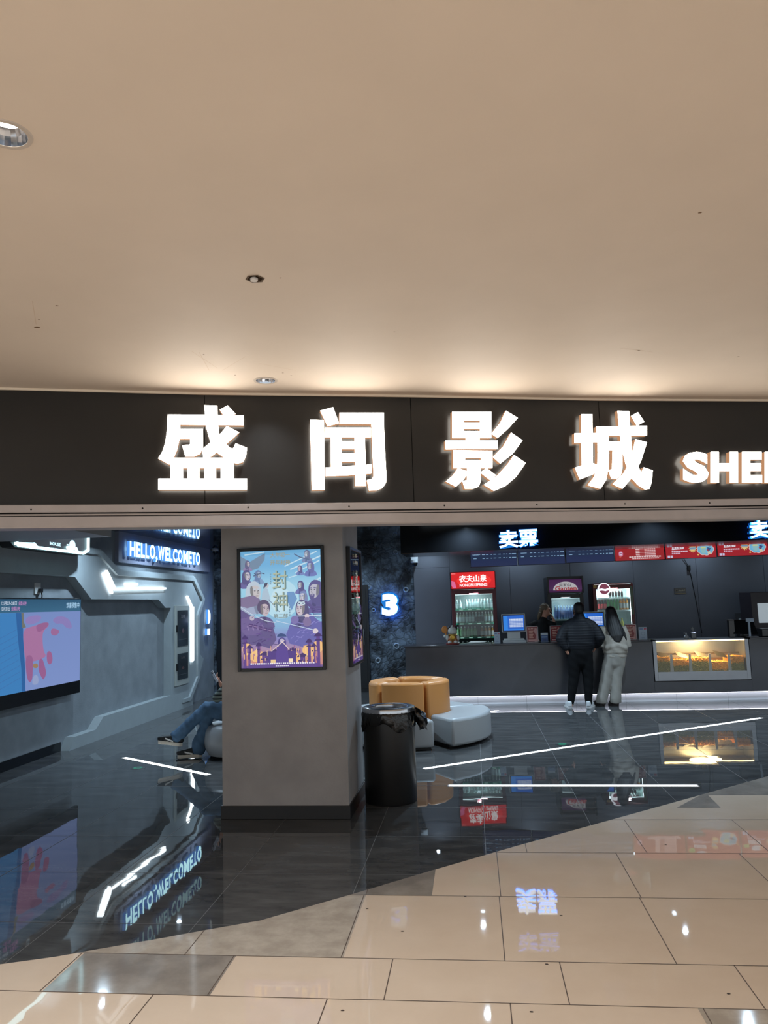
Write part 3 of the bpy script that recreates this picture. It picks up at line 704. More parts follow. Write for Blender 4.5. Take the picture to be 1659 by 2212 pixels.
for px, py, lab in ((1215, 1608, 'small green round marker on the floor beside the long light strip'), (298, 1659, 'small green round marker on the floor at left beside the short strip')):
    p = onZ(px, py); t = thing('floor_marker', lab, 'floor marker', p, 'green floor markers')
    soft(MB().lathe([(.0001, .003), (.06, .003), (.085, .001)], p, 24).build('disc', mat('marker_grey', (46, 54, 54), .3), t))
    MB().lathe([(.025, .0035), (.05, .0035)], p, 24).build('green_ring', mat('marker_green', (30, 170, 120), .4), t)

# ================================================================ POSTERS ON THE PILLAR
def chaik(p):
    return [q for i in range(len(p)) for q in ((p[i][0] * .75 + p[(i + 1) % len(p)][0] * .25, p[i][1] * .75 + p[(i + 1) % len(p)][1] * .25), (p[i][0] * .25 + p[(i + 1) % len(p)][0] * .75, p[i][1] * .25 + p[(i + 1) % len(p)][1] * .75))]
def bust(A, cu, cv, s, hair, skin, robe, flip=1, beard=False, longh=True, sh=1.6):
    """generic painted figure: shoulders, hair, face in three-quarter view"""
    h = s; a = A.asp; U = lambda x: cu + flip * x * s / a; V = lambda y: cv + y * s
    A.poly(chaik([(U(-sh), V(2.6)), (U(-sh * .95), V(1.7)), (U(-.7), V(1.05)), (U(.55), V(1.05)), (U(sh * .85), V(1.65)), (U(sh), V(2.6))]), robe)
    lo = tuple(max(0, c - 38) for c in robe)
    A.poly(chaik([(U(-.2), V(1.05)), (U(.35), V(1.05)), (U(.55), V(2.6)), (U(.2), V(2.6))]), lo)
    if longh: A.poly(chaik([(U(-.85), V(1.7)), (U(-1.0), V(.3)), (U(-.7), V(-.75)), (U(0), V(-1.1)), (U(.6), V(-.8)), (U(.85), V(-.1)), (U(.75), V(.9)), (U(.3), V(1.5)), (U(-.3), V(1.9))]), hair)
    else: A.ell(cu, V(-.15), .85 * s / a, .95 * s, hair)
    A.poly(chaik([(U(-.42), V(-.45)), (U(.3), V(-.6)), (U(.62), V(-.3)), (U(.66), V(.1)), (U(.72), V(.28)), (U(.6), V(.75)), (U(.3), V(1.02)), (U(-.05), V(.9)), (U(-.4), V(.45))]), skin)
    dk = tuple(int(c * .62) for c in skin)
    A.poly(chaik([(U(-.42), V(-.45)), (U(-.1), V(-.5)), (U(-.02), V(.9)), (U(-.4), V(.45))]), dk)
    A.line([(U(-.05), V(-.12)), (U(.22), V(-.16))], .13 * s, hair); A.line([(U(.42), V(-.16)), (U(.6), V(-.12))], .13 * s, hair)
    A.line([(U(.03), V(.04)), (U(.2), V(.03))], .09 * s, (40, 36, 60)); A.line([(U(.44), V(.03)), (U(.57), V(.05))], .09 * s, (40, 36, 60))
    A.line([(U(.4), V(.05)), (U(.5), V(.33)), (U(.36), V(.36))], .06 * s, dk); A.line([(U(.22), V(.6)), (U(.52), V(.6))], .09 * s, (140, 70, 90))
    if beard: A.poly(chaik([(U(.12), V(.48)), (U(.58), V(.48)), (U(.62), V(.8)), (U(.4), V(1.35)), (U(.15), V(.85))]), hair); A.line([(U(.25), V(.62)), (U(.5), V(.62))], .07 * s, skin)
def poster_art(A, side=False):
    n = 26; stops = [(0, (124, 190, 232)), (.12, (112, 184, 230)), (.3, (168, 222, 244)), (.5, (150, 214, 238)), (.66, (140, 186, 226)), (.76, (140, 130, 200)), (.86, (190, 142, 168)), (.95, (120, 84, 150)), (1, (108, 76, 140))]
    def gc(v):
        for (a, ca), (b, cb_) in zip(stops[:-1], stops[1:]):
            if v <= b: return tuple(ca[i] + (cb_[i] - ca[i]) * (v - a) / (b - a) for i in range(3))
        return stops[-1][1]
    for i in range(n):
        A.k = 0; A.rect(0, i / n, 1, (i + 1) / n, gc(i / n), gc((i + 1) / n))
    for (a, b, c, d, wd) in ((.55, .14, .95, .02, .01), (.62, .17, 1, .06, .012), (.68, .2, .98, .1, .01), (.6, .24, .8, .2, .008), (.85, .3, .99, .25, .014), (.05, .03, .3, .01, .01)):
        A.line([(a, b), (c, d)], wd, (214, 240, 252))
    A.ell(.5, .42, .22, .17, (196, 236, 250)); A.ell(.5, .43, .13, .11, (214, 244, 252))
    P1, P2, SK = (104, 92, 158), (80, 68, 130), (216, 200, 206)
    A.poly([(0, .04), (.12, .09), (.22, .05), (.31, .02), (.30, .08), (.22, .15), (.12, .17), (0, .16)], (118, 142, 168))
    bust(A, .09, .105, .026, (96, 84, 132), (206, 192, 204), (150, 130, 176))
    bust(A, .075, .205, .045, P2, (214, 202, 212), P1)
    bust(A, .22, .2, .034, (104, 128, 176), (176, 190, 214), (134, 164, 204))
    A.line([(.16, .215), (.26, .19), (.3, .2)], .008, (70, 84, 120)); A.line([(.17, .19), (.2, .21)], .008, (70, 84, 120))
    bust(A, .83, .035, .03, (110, 120, 160), (206, 214, 226), (120, 136, 182), -1); A.line([(.67, .035), (.74, .065), (.86, .09)], .01, (84, 104, 142))
    bust(A, .87, .14, .036, (104, 104, 168), (184, 188, 216), (112, 120, 190), -1)
    bust(A, .74, .16, .024, (84, 76, 140), (216, 190, 206), (120, 136, 196), -1)
    bust(A, .745, .3, .032, P2, (206, 204, 220), (112, 112, 178), -1)
    A.poly([(.58, .36), (.66, .36), (.7, .42), (.63, .52), (.57, .42)], (110, 156, 208))
    bust(A, .93, .345, .078, (86, 72, 140), (202, 196, 208), (98, 84, 152), -1, True)
    bust(A, .775, .4, .042, (128, 140, 190), (214, 210, 224), (156, 188, 222), -1)
    A.poly([(.24, .53), (.27, .36), (.3, .32), (.34, .33), (.37, .42), (.36, .53)], (186, 206, 222)); A.ell(.325, .3, .028, .02, (206, 202, 208)); A.poly([(.28, .33), (.3, .28), (.34, .275), (.33, .3)], (60, 60, 92))
    A.line([(.35, .42), (.48, .53)], .005, (98, 120, 160))
    bust(A, .165, .34, .078, (202, 214, 226), (214, 204, 202), (170, 178, 206), sh=1.9)
    A.poly([(0, .4), (.16, .38), (.25, .42), (.2, .47), (.08, .49), (0, .47)], (132, 110, 150))
    bust(A, .285, .495, .068, (84, 62, 104), (212, 190, 196), (100, 76, 140), longh=False, sh=1.5)
    A.poly([(0, .5), (.14, .56), (.26, .6), (.4, .66), (.44, .76), (.36, .84), (.2, .8), (0, .82)], (94, 70, 134))
    A.poly([(0, .58), (.1, .56), (.2, .58), (.3, .66), (.2, .72), (.06, .72), (0, .68)], (112, 84, 148))
    for q in range(4): A.line([(.08 + q * .06, .64), (.1 + q * .06, .68)], .012, (150, 120, 176))
    A.line([(0, .48), (.13, .54), (.3, .6), (.43, .62)], .006, (216, 222, 238)); A.ell(.14, .575, .03, .022, (206, 190, 204))
    A.poly([(.56, .72), (.62, .62), (.7, .55), (.86, .55), (.97, .62), (1, .62), (1, .82), (.8, .84), (.6, .8)], (100, 92, 176))
    bust(A, .755, .5, .066, (76, 62, 120), (222, 204, 212), (92, 78, 148), -1, sh=1.3)
    A.poly([(.7, .47), (.72, .445), (.755, .45), (.79, .445), (.8, .47), (.77, .48), (.75, .47), (.725, .485)], (206, 224, 234)); A.line([(.72, .462), (.735, .465)], .01, (60, 66, 110)); A.line([(.765, .462), (.78, .462)], .01, (60, 66, 110))
    A.line([(.8, .45), (.9, .5), (1, .5)], .02, (90, 76, 138))
    rp = random.Random(11)
    for q in range(70):      # folds, plates and wisps of the painted robes
        left = q % 2; u = rp.uniform(.02, .4) if left else rp.uniform(.58, .98); v = rp.uniform(.56, .8)
        if left and v < .5 + u * .45 or (not left and v < .94 - u * .4): continue
        c = ((134, 104, 164), (78, 60, 118), (150, 122, 178), (104, 80, 146))[q % 4] if left else ((126, 118, 190), (80, 72, 146), (142, 136, 204), (108, 98, 172))[q % 4]
        a = rp.uniform(-.9, .4) if left else rp.uniform(2.2, 3.6); l = rp.uniform(.02, .06)
        A.line([(u, v), (u + l * 1.3 * math.cos(a), v + l * math.sin(a) * .8)], rp.uniform(.003, .009), c)
    for q in range(5): A.poly([(.1 + q * .06, .62 + q * .012), (.15 + q * .06, .625 + q * .012), (.145 + q * .06, .655 + q * .012), (.1 + q * .06, .65 + q * .012)], (86, 64, 122)); A.line([(.105 + q * .06, .635 + q * .012), (.14 + q * .06, .64 + q * .012)], .004, (170, 144, 186))
    for q in range(12): A.line([(.8 + q * .008, .46 + q * .004), (.9, .52 + q * .005), (1, .51 + q * .008)], .0028, ((112, 94, 160), (66, 54, 112))[q % 2])
    A.line([(.66, .57), (1, .57)], .007, (208, 222, 240)); A.line([(.44, .605), (.9, .69)], .006, (196, 214, 236)); A.ell(.82, .57, .03, .018, (216, 200, 210)); A.ell(.92, .7, .034, .022, (222, 210, 216))
    A.ell(.67, .6, .05, .035, (126, 118, 176)); A.ell(.82, .62, .05, .04, (132, 116, 160))
    for cu, w_, t_ in ((.08, .1, .74), (.2, .14, .8), (.36, .1, .84), (.84, .14, .76), (.95, .1, .73), (.66, .1, .82)):
        A.rect(cu - w_ / 2, t_ + .06, cu + w_ / 2, .98, (236, 176, 120), (196, 130, 130)); A.ell(cu, t_ + .1, w_ * .6, .05, (246, 196, 130))
    for cu, w_, t_ in ((.05, .06, .72), (.11, .06, .8), (.22, .05, .78), (.3, .1, .86), (.42, .08, .84), (.64, .09, .83), (.76, .1, .88), (.84, .06, .76), (.95, .07, .71), (.9, .05, .8)):
        c = (96, 66, 140)
        A.rect(cu - w_ * .3, t_ + .03, cu + w_ * .3, 1, c); A.poly([(cu - w_ * .75, t_ + .035), (cu - w_ * .45, t_ + .015), (cu, t_), (cu + w_ * .45, t_ + .015), (cu + w_ * .75, t_ + .035)], (70, 50, 110)); A.rect(cu - w_ * .55, t_ + .06, cu + w_ * .55, t_ + .07, (70, 50, 110))
    for q in range(90):
        u = rp.uniform(.01, .99); v = rp.uniform(.8, .95); A.line([(u, v), (u, v + rp.uniform(.02, .06))], rp.uniform(.003, .008), ((240, 190, 130), (120, 82, 150), (250, 214, 160), (150, 104, 150))[q % 4])
    A.rect(.33, .86, .68, .99, (84, 62, 136)); A.ell(.51, .79, .05, .045, (84, 74, 140)); A.poly([(.45, .82), (.57, .82), (.6, .96), (.42, .96)], (92, 70, 150)); A.ell(.51, .775, .025, .02, (190, 180, 210)); A.poly([(.46, .72), (.5, .71), (.55, .72), (.57, .74), (.45, .74)], (60, 80, 130))
    A.line([(.38, .86), (.54, .77)], .007, (226, 206, 206)); A.line([(.5, .77), (.6, .85)], .007, (226, 206, 206))
    A.rect(.37, .93, .43, .965, (240, 206, 150)); A.rect(.59, .925, .64, .955, (250, 226, 190))
    A.rect(.1, .965, .94, 1, (96, 70, 146))
    for q in range(30): A.rect(.12 + q * .0265, .957, .12 + q * .0265 + .014 + .006 * (q % 3 == 0), .969, (236, 232, 244))
    for q in range(7): A.rect(.43 + q * .024, .981, .43 + q * .024 + .018, .988, (226, 222, 240))
    gold = (156, 168, 150); gd = (88, 120, 128)
    for b_, u0, v0, u1, v1 in (('大年初一', .38, .02, .625, .062), ('开年封神', .38, .085, .625, .128)): A.text(b_, u0, v0, u1, v1, (168, 160, 128), .012)
    for b_, v0, v1 in (('封', .178, .342), ('神', .362, .525)):
        A.text(b_, .412, v0, .594, v1, gd, .012); A.text(b_, .404, v0 - .004, .586, v1 - .004, (178, 188, 166), .0)
    A.text('第二部', .412, .545, .588, .582, (120, 130, 128), .012)
    for q in range(5): A.rect(.374, .2 + q * .02, .388, .213 + q * .02, (128, 160, 180))
    for q in range(4): A.rect(.607, .485 + q * .022, .62, .5 + q * .022, (120, 150, 176))
pm = art_mat('backlit_poster', .92)
blackf = mat('black_frame', (18, 19, 21), .35)
gl = glass_mat('poster_glass', (246, 248, 250), .055)
t = thing('film_poster', 'backlit blue and purple film poster in black frame on the front of the pillar', 'poster', (-1.625, 6.5, 1.21), 'film posters on the pillar')
x0, x1, z0, z1 = -2.008, -1.247, 1.213, 2.262
def frame4(x0, x1, z0, z1, wd, y0, y1): return MB().box(x0, x0 + wd, y0, y1, z0, z1).box(x1 - wd, x1, y0, y1, z0, z1).box(x0 + wd, x1 - wd, y0, y1, z0, z0 + wd).box(x0 + wd, x1 - wd, y0, y1, z1 - wd, z1)
frame4(x0, x1, z0, z1, .027, 6.462, 6.5).build('frame', blackf, t, bevel=.004)
A = Art((x0 + .027, 6.482, z1 - .027), (x1 - x0 - .054, 0, 0), (0, 0, z0 - z1 + .054), (0, -1, 0), .00005); poster_art(A); A.build('poster_print', pm, t)
MB().box(x0 + .026, x1 - .026, 6.472, 6.474, z0 + .026, z1 - .026).build('glass_cover', gl, t)
t = thing('film_poster', 'film poster seen edge-on on the right side of the pillar, reflecting a red sign', 'poster', (-1.085, 7.1, 1.2), 'film posters on the pillar')
y0, y1 = 6.66, 7.46
y1 = 7.35
m = MB()
for a in ((y0, y0 + .027, z0, z1), (y1 - .027, y1, z0, z1), (y0 + .027, y1 - .027, z0, z0 + .027), (y0 + .027, y1 - .027, z1 - .027, z1)): m.box(-1.085, -1.047, *a)
m.build('frame', blackf, t, bevel=.004)
A = Art((-1.067, y0 + .027, z1 - .027), (0, y1 - y0 - .054, 0), (0, 0, z0 - z1 + .054), (1, 0, 0), .00005); poster_art(A); A.build('poster_print', art_mat('backlit_poster_side', .55), t)
MB().box(-1.059, -1.057, y0 + .026, y1 - .026, z0 + .026, z1 - .026).build('glass_cover', gl, t)

# ================================================================ TELEVISION
t = thing('television', 'large wall screen showing pink shapes and dates, cut by the left edge of the photo', 'television', (XL, 8.6, .72))
ty0, ty1, tz0, tz1 = 7.35, 9.85, .71, 1.95
MB().box(XL + .09, XL + .14, ty0, ty1, tz0, tz1).build('case', mat('tv_black', (14, 15, 17), .3), t, bevel=.006)
MB().box(XL, XL + .09, 8.2, 9.0, 1.0, 1.6).build('wall_bracket', mat('bracket_black', (16, 16, 17), .5), t)
A = Art((XL + .1405, ty0 + .015, tz1 - .015), (0, ty1 - ty0 - .03, 0), (0, 0, -(tz1 - .015 - .87)), (1, 0, 0), .0001)
ay = lambda y: (y - ty0 - .015) / (ty1 - ty0 - .03)
az = lambda z: (tz1 - .015 - z) / (tz1 - .015 - .87)
A.rect(0, 0, 1, az(1.78), (42, 88, 120), (58, 108, 140)); A.rect(0, az(1.78), 1, 1, (126, 148, 206), (134, 156, 214))
TV = lambda px, py: (lambda p: (ay(p.y), az(p.z)))(onX(px, py, XL + .14))
def chaikin(p):
    for _ in range(2): p = [q for i in range(len(p)) for q in ((p[i][0] * .75 + p[(i + 1) % len(p)][0] * .25, p[i][1] * .75 + p[(i + 1) % len(p)][1] * .25), (p[i][0] * .25 + p[(i + 1) % len(p)][0] * .75, p[i][1] * .25 + p[(i + 1) % len(p)][1] * .75))]
    return p
def tvp(pts, c): A.poly([TV(a / 7.9, 1280 + b / 7.9) for a, b in chaikin(pts)], c)
A.poly([(0, az(1.78)), TV(36, 1324), TV(39, 1380), TV(46, 1445), TV(48, 1497), (0, 1)], (66, 136, 200))
A.poly([TV(34, 1324), TV(49, 1324), TV(50, 1380), TV(54, 1440), TV(55, 1495), TV(47, 1497), TV(46, 1445), TV(39, 1385)], (48, 104, 168))
A.poly([TV(46, 1324), TV(51, 1324), TV(51, 1343), TV(56, 1355), TV(48, 1357)], (120, 122, 112))
for q in range(9): A.line([TV(-40, 1400 + 14 * q), TV(36 + q, 1360 + 13 * q)], .004, (70, 110, 176))
pink = (178, 122, 168); pk2 = (160, 104, 152); pk3 = (150, 134, 196)
tvp([(430, 420), (640, 380), (720, 420), (640, 520), (440, 560)], pk3); tvp([(880, 470), (1000, 390), (1180, 440), (1240, 620), (1130, 610), (1060, 520), (960, 540)], (146, 132, 194)); tvp([(870, 610), (960, 620), (1020, 660), (960, 740), (860, 720)], (166, 112, 160))
tvp([(390, 620), (560, 580), (740, 510), (830, 510), (830, 570), (730, 660), (720, 800), (740, 1000), (790, 1080), (720, 1130), (560, 1180), (430, 1180), (400, 900)], pink)
tvp([(600, 560), (740, 510), (825, 510), (828, 560), (740, 640), (640, 690)], (160, 104, 152))
tvp([(790, 1020), (850, 990), (890, 1060), (895, 1180), (850, 1235), (800, 1200)], (166, 104, 152)); tvp([(430, 1100), (500, 1060), (555, 1100), (560, 1250), (550, 1480), (510, 1540), (470, 1500), (440, 1350)], pk2); tvp([(660, 1140), (720, 1120), (760, 1250), (790, 1380), (740, 1500), (700, 1440), (650, 1330)], (162, 102, 152))
tvp([(560, 1210), (645, 1210), (645, 1290), (560, 1290)], (166, 134, 100)); tvp([(540, 1560), (570, 1410), (640, 1400), (660, 1540), (600, 1580)], (158, 172, 214))
for body, a, b, c, d, col in (('12月27-28日', 2, 36, 1299, 1308, (206, 220, 240)), ('全国点映', 39, 57, 1299, 1308, (196, 140, 200)), ('12月31日', 2, 21, 1311, 1320, (206, 220, 240)), ('全国上映', 24, 43, 1310, 1319, (196, 140, 200)), ('欢喜预售中', 143, 171, 1301, 1314, (176, 216, 246))):
    u0, v0 = TV(a, c); u1, v1 = TV(b, c); _, v2 = TV(a, d); A.text(body, u0, v0, u1, v2, col, .02)
A.build('screen', art_mat('tv_picture', .8), t)
t = thing('power_socket', 'white wall socket with a black plug above the television', 'socket', (XL, 9.0, 2.06))
MB().box(XL, XL + .012, 8.95, 9.08, 2.0, 2.14).build('socket_plate', mat('white_plastic', (196, 200, 200), .4), t, bevel=.003)
MB().box(XL + .012, XL + .05, 9.02, 9.07, 2.02, 2.07).build('plug', blackf, t)
MB().tube([(XL + .04, 9.045, 2.03), (XL + .05, 9.05, 1.98), (XL + .04, 9.05, 1.9)], .007).build('power_cord', blackf, t)
t = thing('cable_end', 'short dark cable dangling below the television', 'cable', (XL, 8.2, .6))
MB().tube([(XL + .05, 8.15, .73), (XL + .03, 8.16, .66), (XL + .05, 8.2, .6), (XL + .03, 8.17, .56)], .008).build('cord', blackf, t)
# hydrant cabinet
t = thing('hydrant_cabinet', 'built-in fire hydrant cabinet with two dark glass doors in the pale frame', 'cabinet', (XF, 13.44, .44))
MB().box(XF, XF + .03, 13.13, 13.78, .43, 1.83).build('cabinet_frame', mat('cabinet_white', (158, 164, 160), .5), t, bevel=.004)
for a, b in ((1.11, 1.745), (.53, .985)):
    d = MB().box(XF + .031, XF + .036, 13.205, 13.70, a, b).build('glass_door', mat('dark_glass', (44, 50, 54), .12), t)
    A = Art((XF + .0365, 13.205, b), (0, .495, 0), (0, 0, a - b), (1, 0, 0))
    A.text('消火栓', .3, .12, .7, .22, (92, 86, 86)); A.ell(.5, .57, .12, .06, (92, 70, 70)); A.rect(.1, .8, .85, .82, (78, 84, 86)); A.build('door_print', art_mat('dull_print', None, .3), d)
    MB().box(XF + .03, XF + .06, 13.15, 13.18, (a + b) / 2 - .06, (a + b) / 2 + .06).build('handle', blackf, t)
# dome cameras
for (px, py, X, lab) in ((464, 1187, -5.2, 'small white dome camera in the far left corner under the hall ceiling'), (895, 1212, -1.12, 'white dome camera where mural and slate wall meet')):
    p = onY(px, py, YB - .15); t = thing('security_camera', lab, 'camera', p, 'dome cameras')
    MB().box(p.x - .07, p.x + .07, p.y - .02, p.y + .15, p.z + .02, p.z + .10).build('bracket', mat('camera_white', (188, 194, 198), .4), t, bevel=.008)
    soft(MB().lathe([(.0001, .02), (.075, .02), (.075, -.03), (.055, -.04)], p, 20).build('housing', mat('camera_white'), t))
    soft(MB().ball(p + Vector((.01, 0, -.045)), (.055, .055, .06), 16).build('dome', mat('camera_dome', (18, 20, 24), .08), t))

# ================================================================ LITTER BIN
bx, by = -.80, 7.10
t = thing('litter_bin', 'tall black round litter bin with a steel rim beside the pillar', 'bin', (bx, by, 0))
soft(MB().lathe([(.228, .0), (.232, .012), (.232, .78), (.222, .78), (.222, .05)], (bx, by, 0), 48, cap0=True).build('body', mat('bin_black', (22, 22, 23), .38, spec=.5), t))
soft(MB().lathe([(.19, .70), (.165, .81), (.172, .825), (.215, .828), (.236, .822), (.24, .81), (.24, .785), (.232, .78)], (bx, by, 0), 48).build('rim', mat('bin_steel', (190, 192, 196), .2, 1.0), t))
b = MB(); n = 72; rows = [(.79, .236), (.775, .245), (.74, .243), (.70, .247), (.66, .238)]
for i in range(n):
    a = 2 * math.pi * i / n
    low = .055 * (math.sin(a * 3 + 1) + .5 * math.sin(a * 7)) * .5
    for j, (z, r) in enumerate(rows):
        f_ = j / 4; b.v.append((bx + (r + .009 * f_ * math.sin(a * 19 + j * 1.3) + .006 * math.sin(a * 31 + j * 2)) * math.cos(a), by + (r + .009 * f_ * math.sin(a * 19 + j * 1.3) + .006 * math.sin(a * 31 + j * 2)) * math.sin(a), z + low * f_ * 1.3))
for i in range(n):
    for j in range(4): b.f.append((i * 5 + j, ((i + 1) % n) * 5 + j, ((i + 1) % n) * 5 + j + 1, i * 5 + j + 1)); b.mi.append(0)
lin_m = mat('bin_liner', (10, 10, 11), .22, spec=.6, bump=.5, bscale=30)
ln = soft(b.build('bag_liner', lin_m, t), 60)
b = MB(); rnd = random.Random(3)
for i in range(7):
    f_ = i / 6; c = Vector((bx + .235 + .075 * math.sin(f_ * 1.5), by - .06, .80 - .16 * f_ ** 1.5)); rr = .012 + .036 * math.sin(min(1, f_ * 1.15) * math.pi * .75)
    for j in range(12):
        a = 2 * math.pi * j / 12; q = rr * (1 + .3 * math.sin(a * 4 + i * 1.7)); b.v.append(c + Vector((q * math.cos(a), q * math.sin(a), .02 * math.sin(a * 3))))
b.v = [tuple(p) for p in b.v]
for i in range(6):
    for j in range(12): b.f.append((i * 12 + j, i * 12 + (j + 1) % 12, (i + 1) * 12 + (j + 1) % 12, (i + 1) * 12 + j)); b.mi.append(0)
b.f.append(tuple(range(72, 84))); b.mi.append(0)
soft(b.build('bag_tail', lin_m, t), 70)

# ================================================================ RING SOFA
sx, sy = -.88, 10.3
white_l = mat('white_leather', (164, 168, 170), .36, spec=.45, bump=.05, bscale=90); tan_l = mat('tan_leather', (198, 134, 72), .38, spec=.45, bump=.05, bscale=90)
def sector(name, m, parent, a0, a1, r0, r1, z0, z1, bev):
    n = 14; b = MB(); vs = []
    for k in range(n + 1):
        a = math.radians(a0 + (a1 - a0) * k / n)
        for r, z in ((r0, z0), (r1, z0), (r1, z1), (r0, z1)): vs.append((sx + r * math.cos(a), sy + r * math.sin(a), z))
    fs = [(k * 4 + j, (k + 1) * 4 + j, (k + 1) * 4 + (j + 1) % 4, k * 4 + (j + 1) % 4) for k in range(n) for j in range(4)] + [(3, 2, 1, 0), (n * 4, n * 4 + 1, n * 4 + 2, n * 4 + 3)]
    b.add(vs, fs); o = b.build(name, m, parent); md = o.modifiers.new('bevel', 'BEVEL'); md.width = bev; md.segments = 3; md.limit_method = 'ANGLE'; md.angle_limit = math.radians(40)
    return soft(o, 60)
for a0, a1, w0, w1, lab in ((-128, -68, -128, -64, 'front module of the ring sofa, white seat and tan back, partly behind the bin'), (-57, 24, -60, 24, 'right module of the ring sofa, curved white seat wrapping a tan back'), (28, 112, 30, 112, 'rear module of the ring sofa nearest the counter'), (116, 228, 116, 226, 'left module of the ring sofa behind the pillar')):
    am = math.radians((a0 + a1) / 2); t = thing('ring_sofa_module', lab, 'sofa', (sx + math.cos(am), sy + math.sin(am), 0), 'modules of the ring sofa')
    sector('seat', white_l, t, a0, a1, .53, 1.05 if a0 == -57 else .97, .035, .355, .035)
    sector('backrest', tan_l, t, w0, w1, .31, .53, .035, .745, .045)
    sector('plinth', mat('sofa_plinth', (20, 20, 20), .6), t, a0 + 2, a1 - 2, .36, .92, .0, .04, .004)

# ================================================================ COUNTER
YC = 13.4
cm = mat('counter_slate', (58, 58, 62), .22, noise=.10, nscale=3, spec=.5); wt = mat('white_tile', (214, 214, 218), .2)
t = thing('service_counter', 'long slate grey ticket and snack counter with a glowing white plinth', 'counter', (3.5, YC, 0))
PX0, PX1, PZ0, PZ1 = 2.95, 4.475, .335, 1.005
MB().box(-1.19, PX0 - .012, YC, YC + .6, .14, .985).build('front_panel', cm, t, bevel=.004)
MB().box(PX1 + .012, 8.95, YC, YC + .6, .14, .985).build('front_panel', cm, t, bevel=.004)
MB().box(PX0 - .012, PX1 + .012, YC, YC + .6, .14, PZ0 - .01).build('front_panel', cm, t)
MB().box(-1.21, PX0 - .03, YC - .02, YC + .62, .985, 1.01).build('worktop', cm, t, bevel=.004)
MB().box(PX1 + .03, 8.95, YC - .02, YC + .62, .985, 1.01).build('worktop', cm, t, bevel=.004)
MB().box(-1.19, 8.95, YC + .06, YC + .56, 0, .14).build('plinth', wt, t)
MB().box(-1.17, 8.9, YC + .02, YC + .035, .134, .139).build('plinth_light', glow('plinth_led', (236, 240, 255), 8), t)
m = MB()
for k in range(12): m.box(-.8 + .817 * k, -.797 + .817 * k, YC + .058, YC + .06, 0, .14)
m.build('plinth_joint', mat('joint_grey', (120, 120, 124), .6), t)

# popcorn display let into the counter
steel = mat('cabinet_steel', (150, 152, 156), .34, .75, noise=.05, nscale=5)
t = thing('popcorn_cabinet', 'steel popcorn display cabinet glowing yellow in the counter front', 'display cabinet', (3.71, YC, PZ0))
m = MB().box(PX0, PX0 + .055, YC - .012, YC + .5, PZ0, PZ1).box(PX1 - .06, PX1, YC - .012, YC + .5, PZ0, PZ1).box(PX0 + .055, PX1 - .06, YC - .012, YC + .5, PZ0, PZ0 + .145).box(PX0, PX1, YC - .012, YC + .5, PZ1 - .018, PZ1)
m.box(PX0 + .055, PX1 - .06, YC + .48, YC + .5, PZ0 + .145, PZ1 - .018); m.build('case', steel, t, bevel=.002)
gx0, gx1 = PX0 + .055, PX1 - .06
divs = [onY(px, 1440, YC).x for px in (1452, 1492.5, 1535.5, 1577.5)]
for x in divs: MB().prism([(x - .028, YC + .015, PZ0 + .145), (x + .028, YC + .015, PZ0 + .145), (x + .016, YC + .015, PZ0 + .43), (x - .016, YC + .015, PZ0 + .43)], (0, .012, 0)).build('divider', steel, t)
for x in divs: MB().obox((x - .08, YC + .22, PZ0 + .40), (.085, 0, -.02), (0, .10, .035), (0, 0, .003)).build('lid', mat('lid_steel', (120, 112, 100), .3, .8), t)
MB().box(gx0, gx1, YC + .30, YC + .31, PZ0 + .40, PZ0 + .43).box(gx0, gx1, YC + .42, YC + .43, PZ0 + .30, PZ0 + .33).build('rail', mat('lid_steel'), t)
MB().box(gx0, gx1, YC - .004, YC - .001, PZ0 + .14, PZ1 - .02).build('glass_front', glass_mat('thin_glass', (250, 250, 246), .05), t)
MB().box(PX0 + .01, PX1 - .03, YC + .012, YC + .05, PZ1 - .034, PZ1 - .019).build('lamp_strip', glow('warm_led', (255, 214, 130), 14), t)
lamp('AREA', (3.71, YC + .2, PZ1 - .03), 26, (1, .70, .30), .5, (3.71, YC + .2, 0))
pc1 = mat('caramel_popcorn', (236, 172, 84), .7, noise=.25, nscale=60); pc2 = mat('plain_popcorn', (150, 146, 92), .8, noise=.3, nscale=60)
eds = [gx0] + divs + [gx1]; rnd = random.Random(5)
for i, (lab, hi, mid) in enumerate((('first popcorn bin from the left, yellow over pale kernels', .72, .655), ('second popcorn bin from the left, thick yellow layer', .675, .575), ('middle popcorn bin, yellow layer over pale kernels', .70, .645), ('fourth popcorn bin, lowest heap, all orange', .63, .50), ('rightmost popcorn bin, orange heap against the steel end', .715, .60))):
    a, b = eds[i] + .012, eds[i + 1] - .012; m = MB()
    m.m = 0; m.box(a, b, YC + .05, YC + .4, PZ0 + .14, mid - .02); m.m = 1; m.box(a, b, YC + .06, YC + .4, mid - .02, hi - .03)
    for k in range(420):
        z = PZ0 + .15 + (hi - PZ0 - .15) * rnd.random(); m.m = 1 if z > mid + rnd.uniform(-.015, .015) else 0
        q = rnd.uniform(.009, .014); m.ball((rnd.uniform(a + .01, b - .01), YC + .047 + rnd.uniform(-.004, .008), z), (q, q * .8, q), 6)
    m.m = 1
    for k in range(160):
        q = rnd.uniform(.010, .016); m.ball((rnd.uniform(a + .01, b - .01), YC + rnd.uniform(.05, .4), hi - .03 + rnd.uniform(-.01, .025)), (q, q, q * .8), 6)
    tag(soft(m.build('popcorn_heap', [pc2, pc1])), lab, 'popcorn', 'popcorn in the display cabinet', 'stuff')

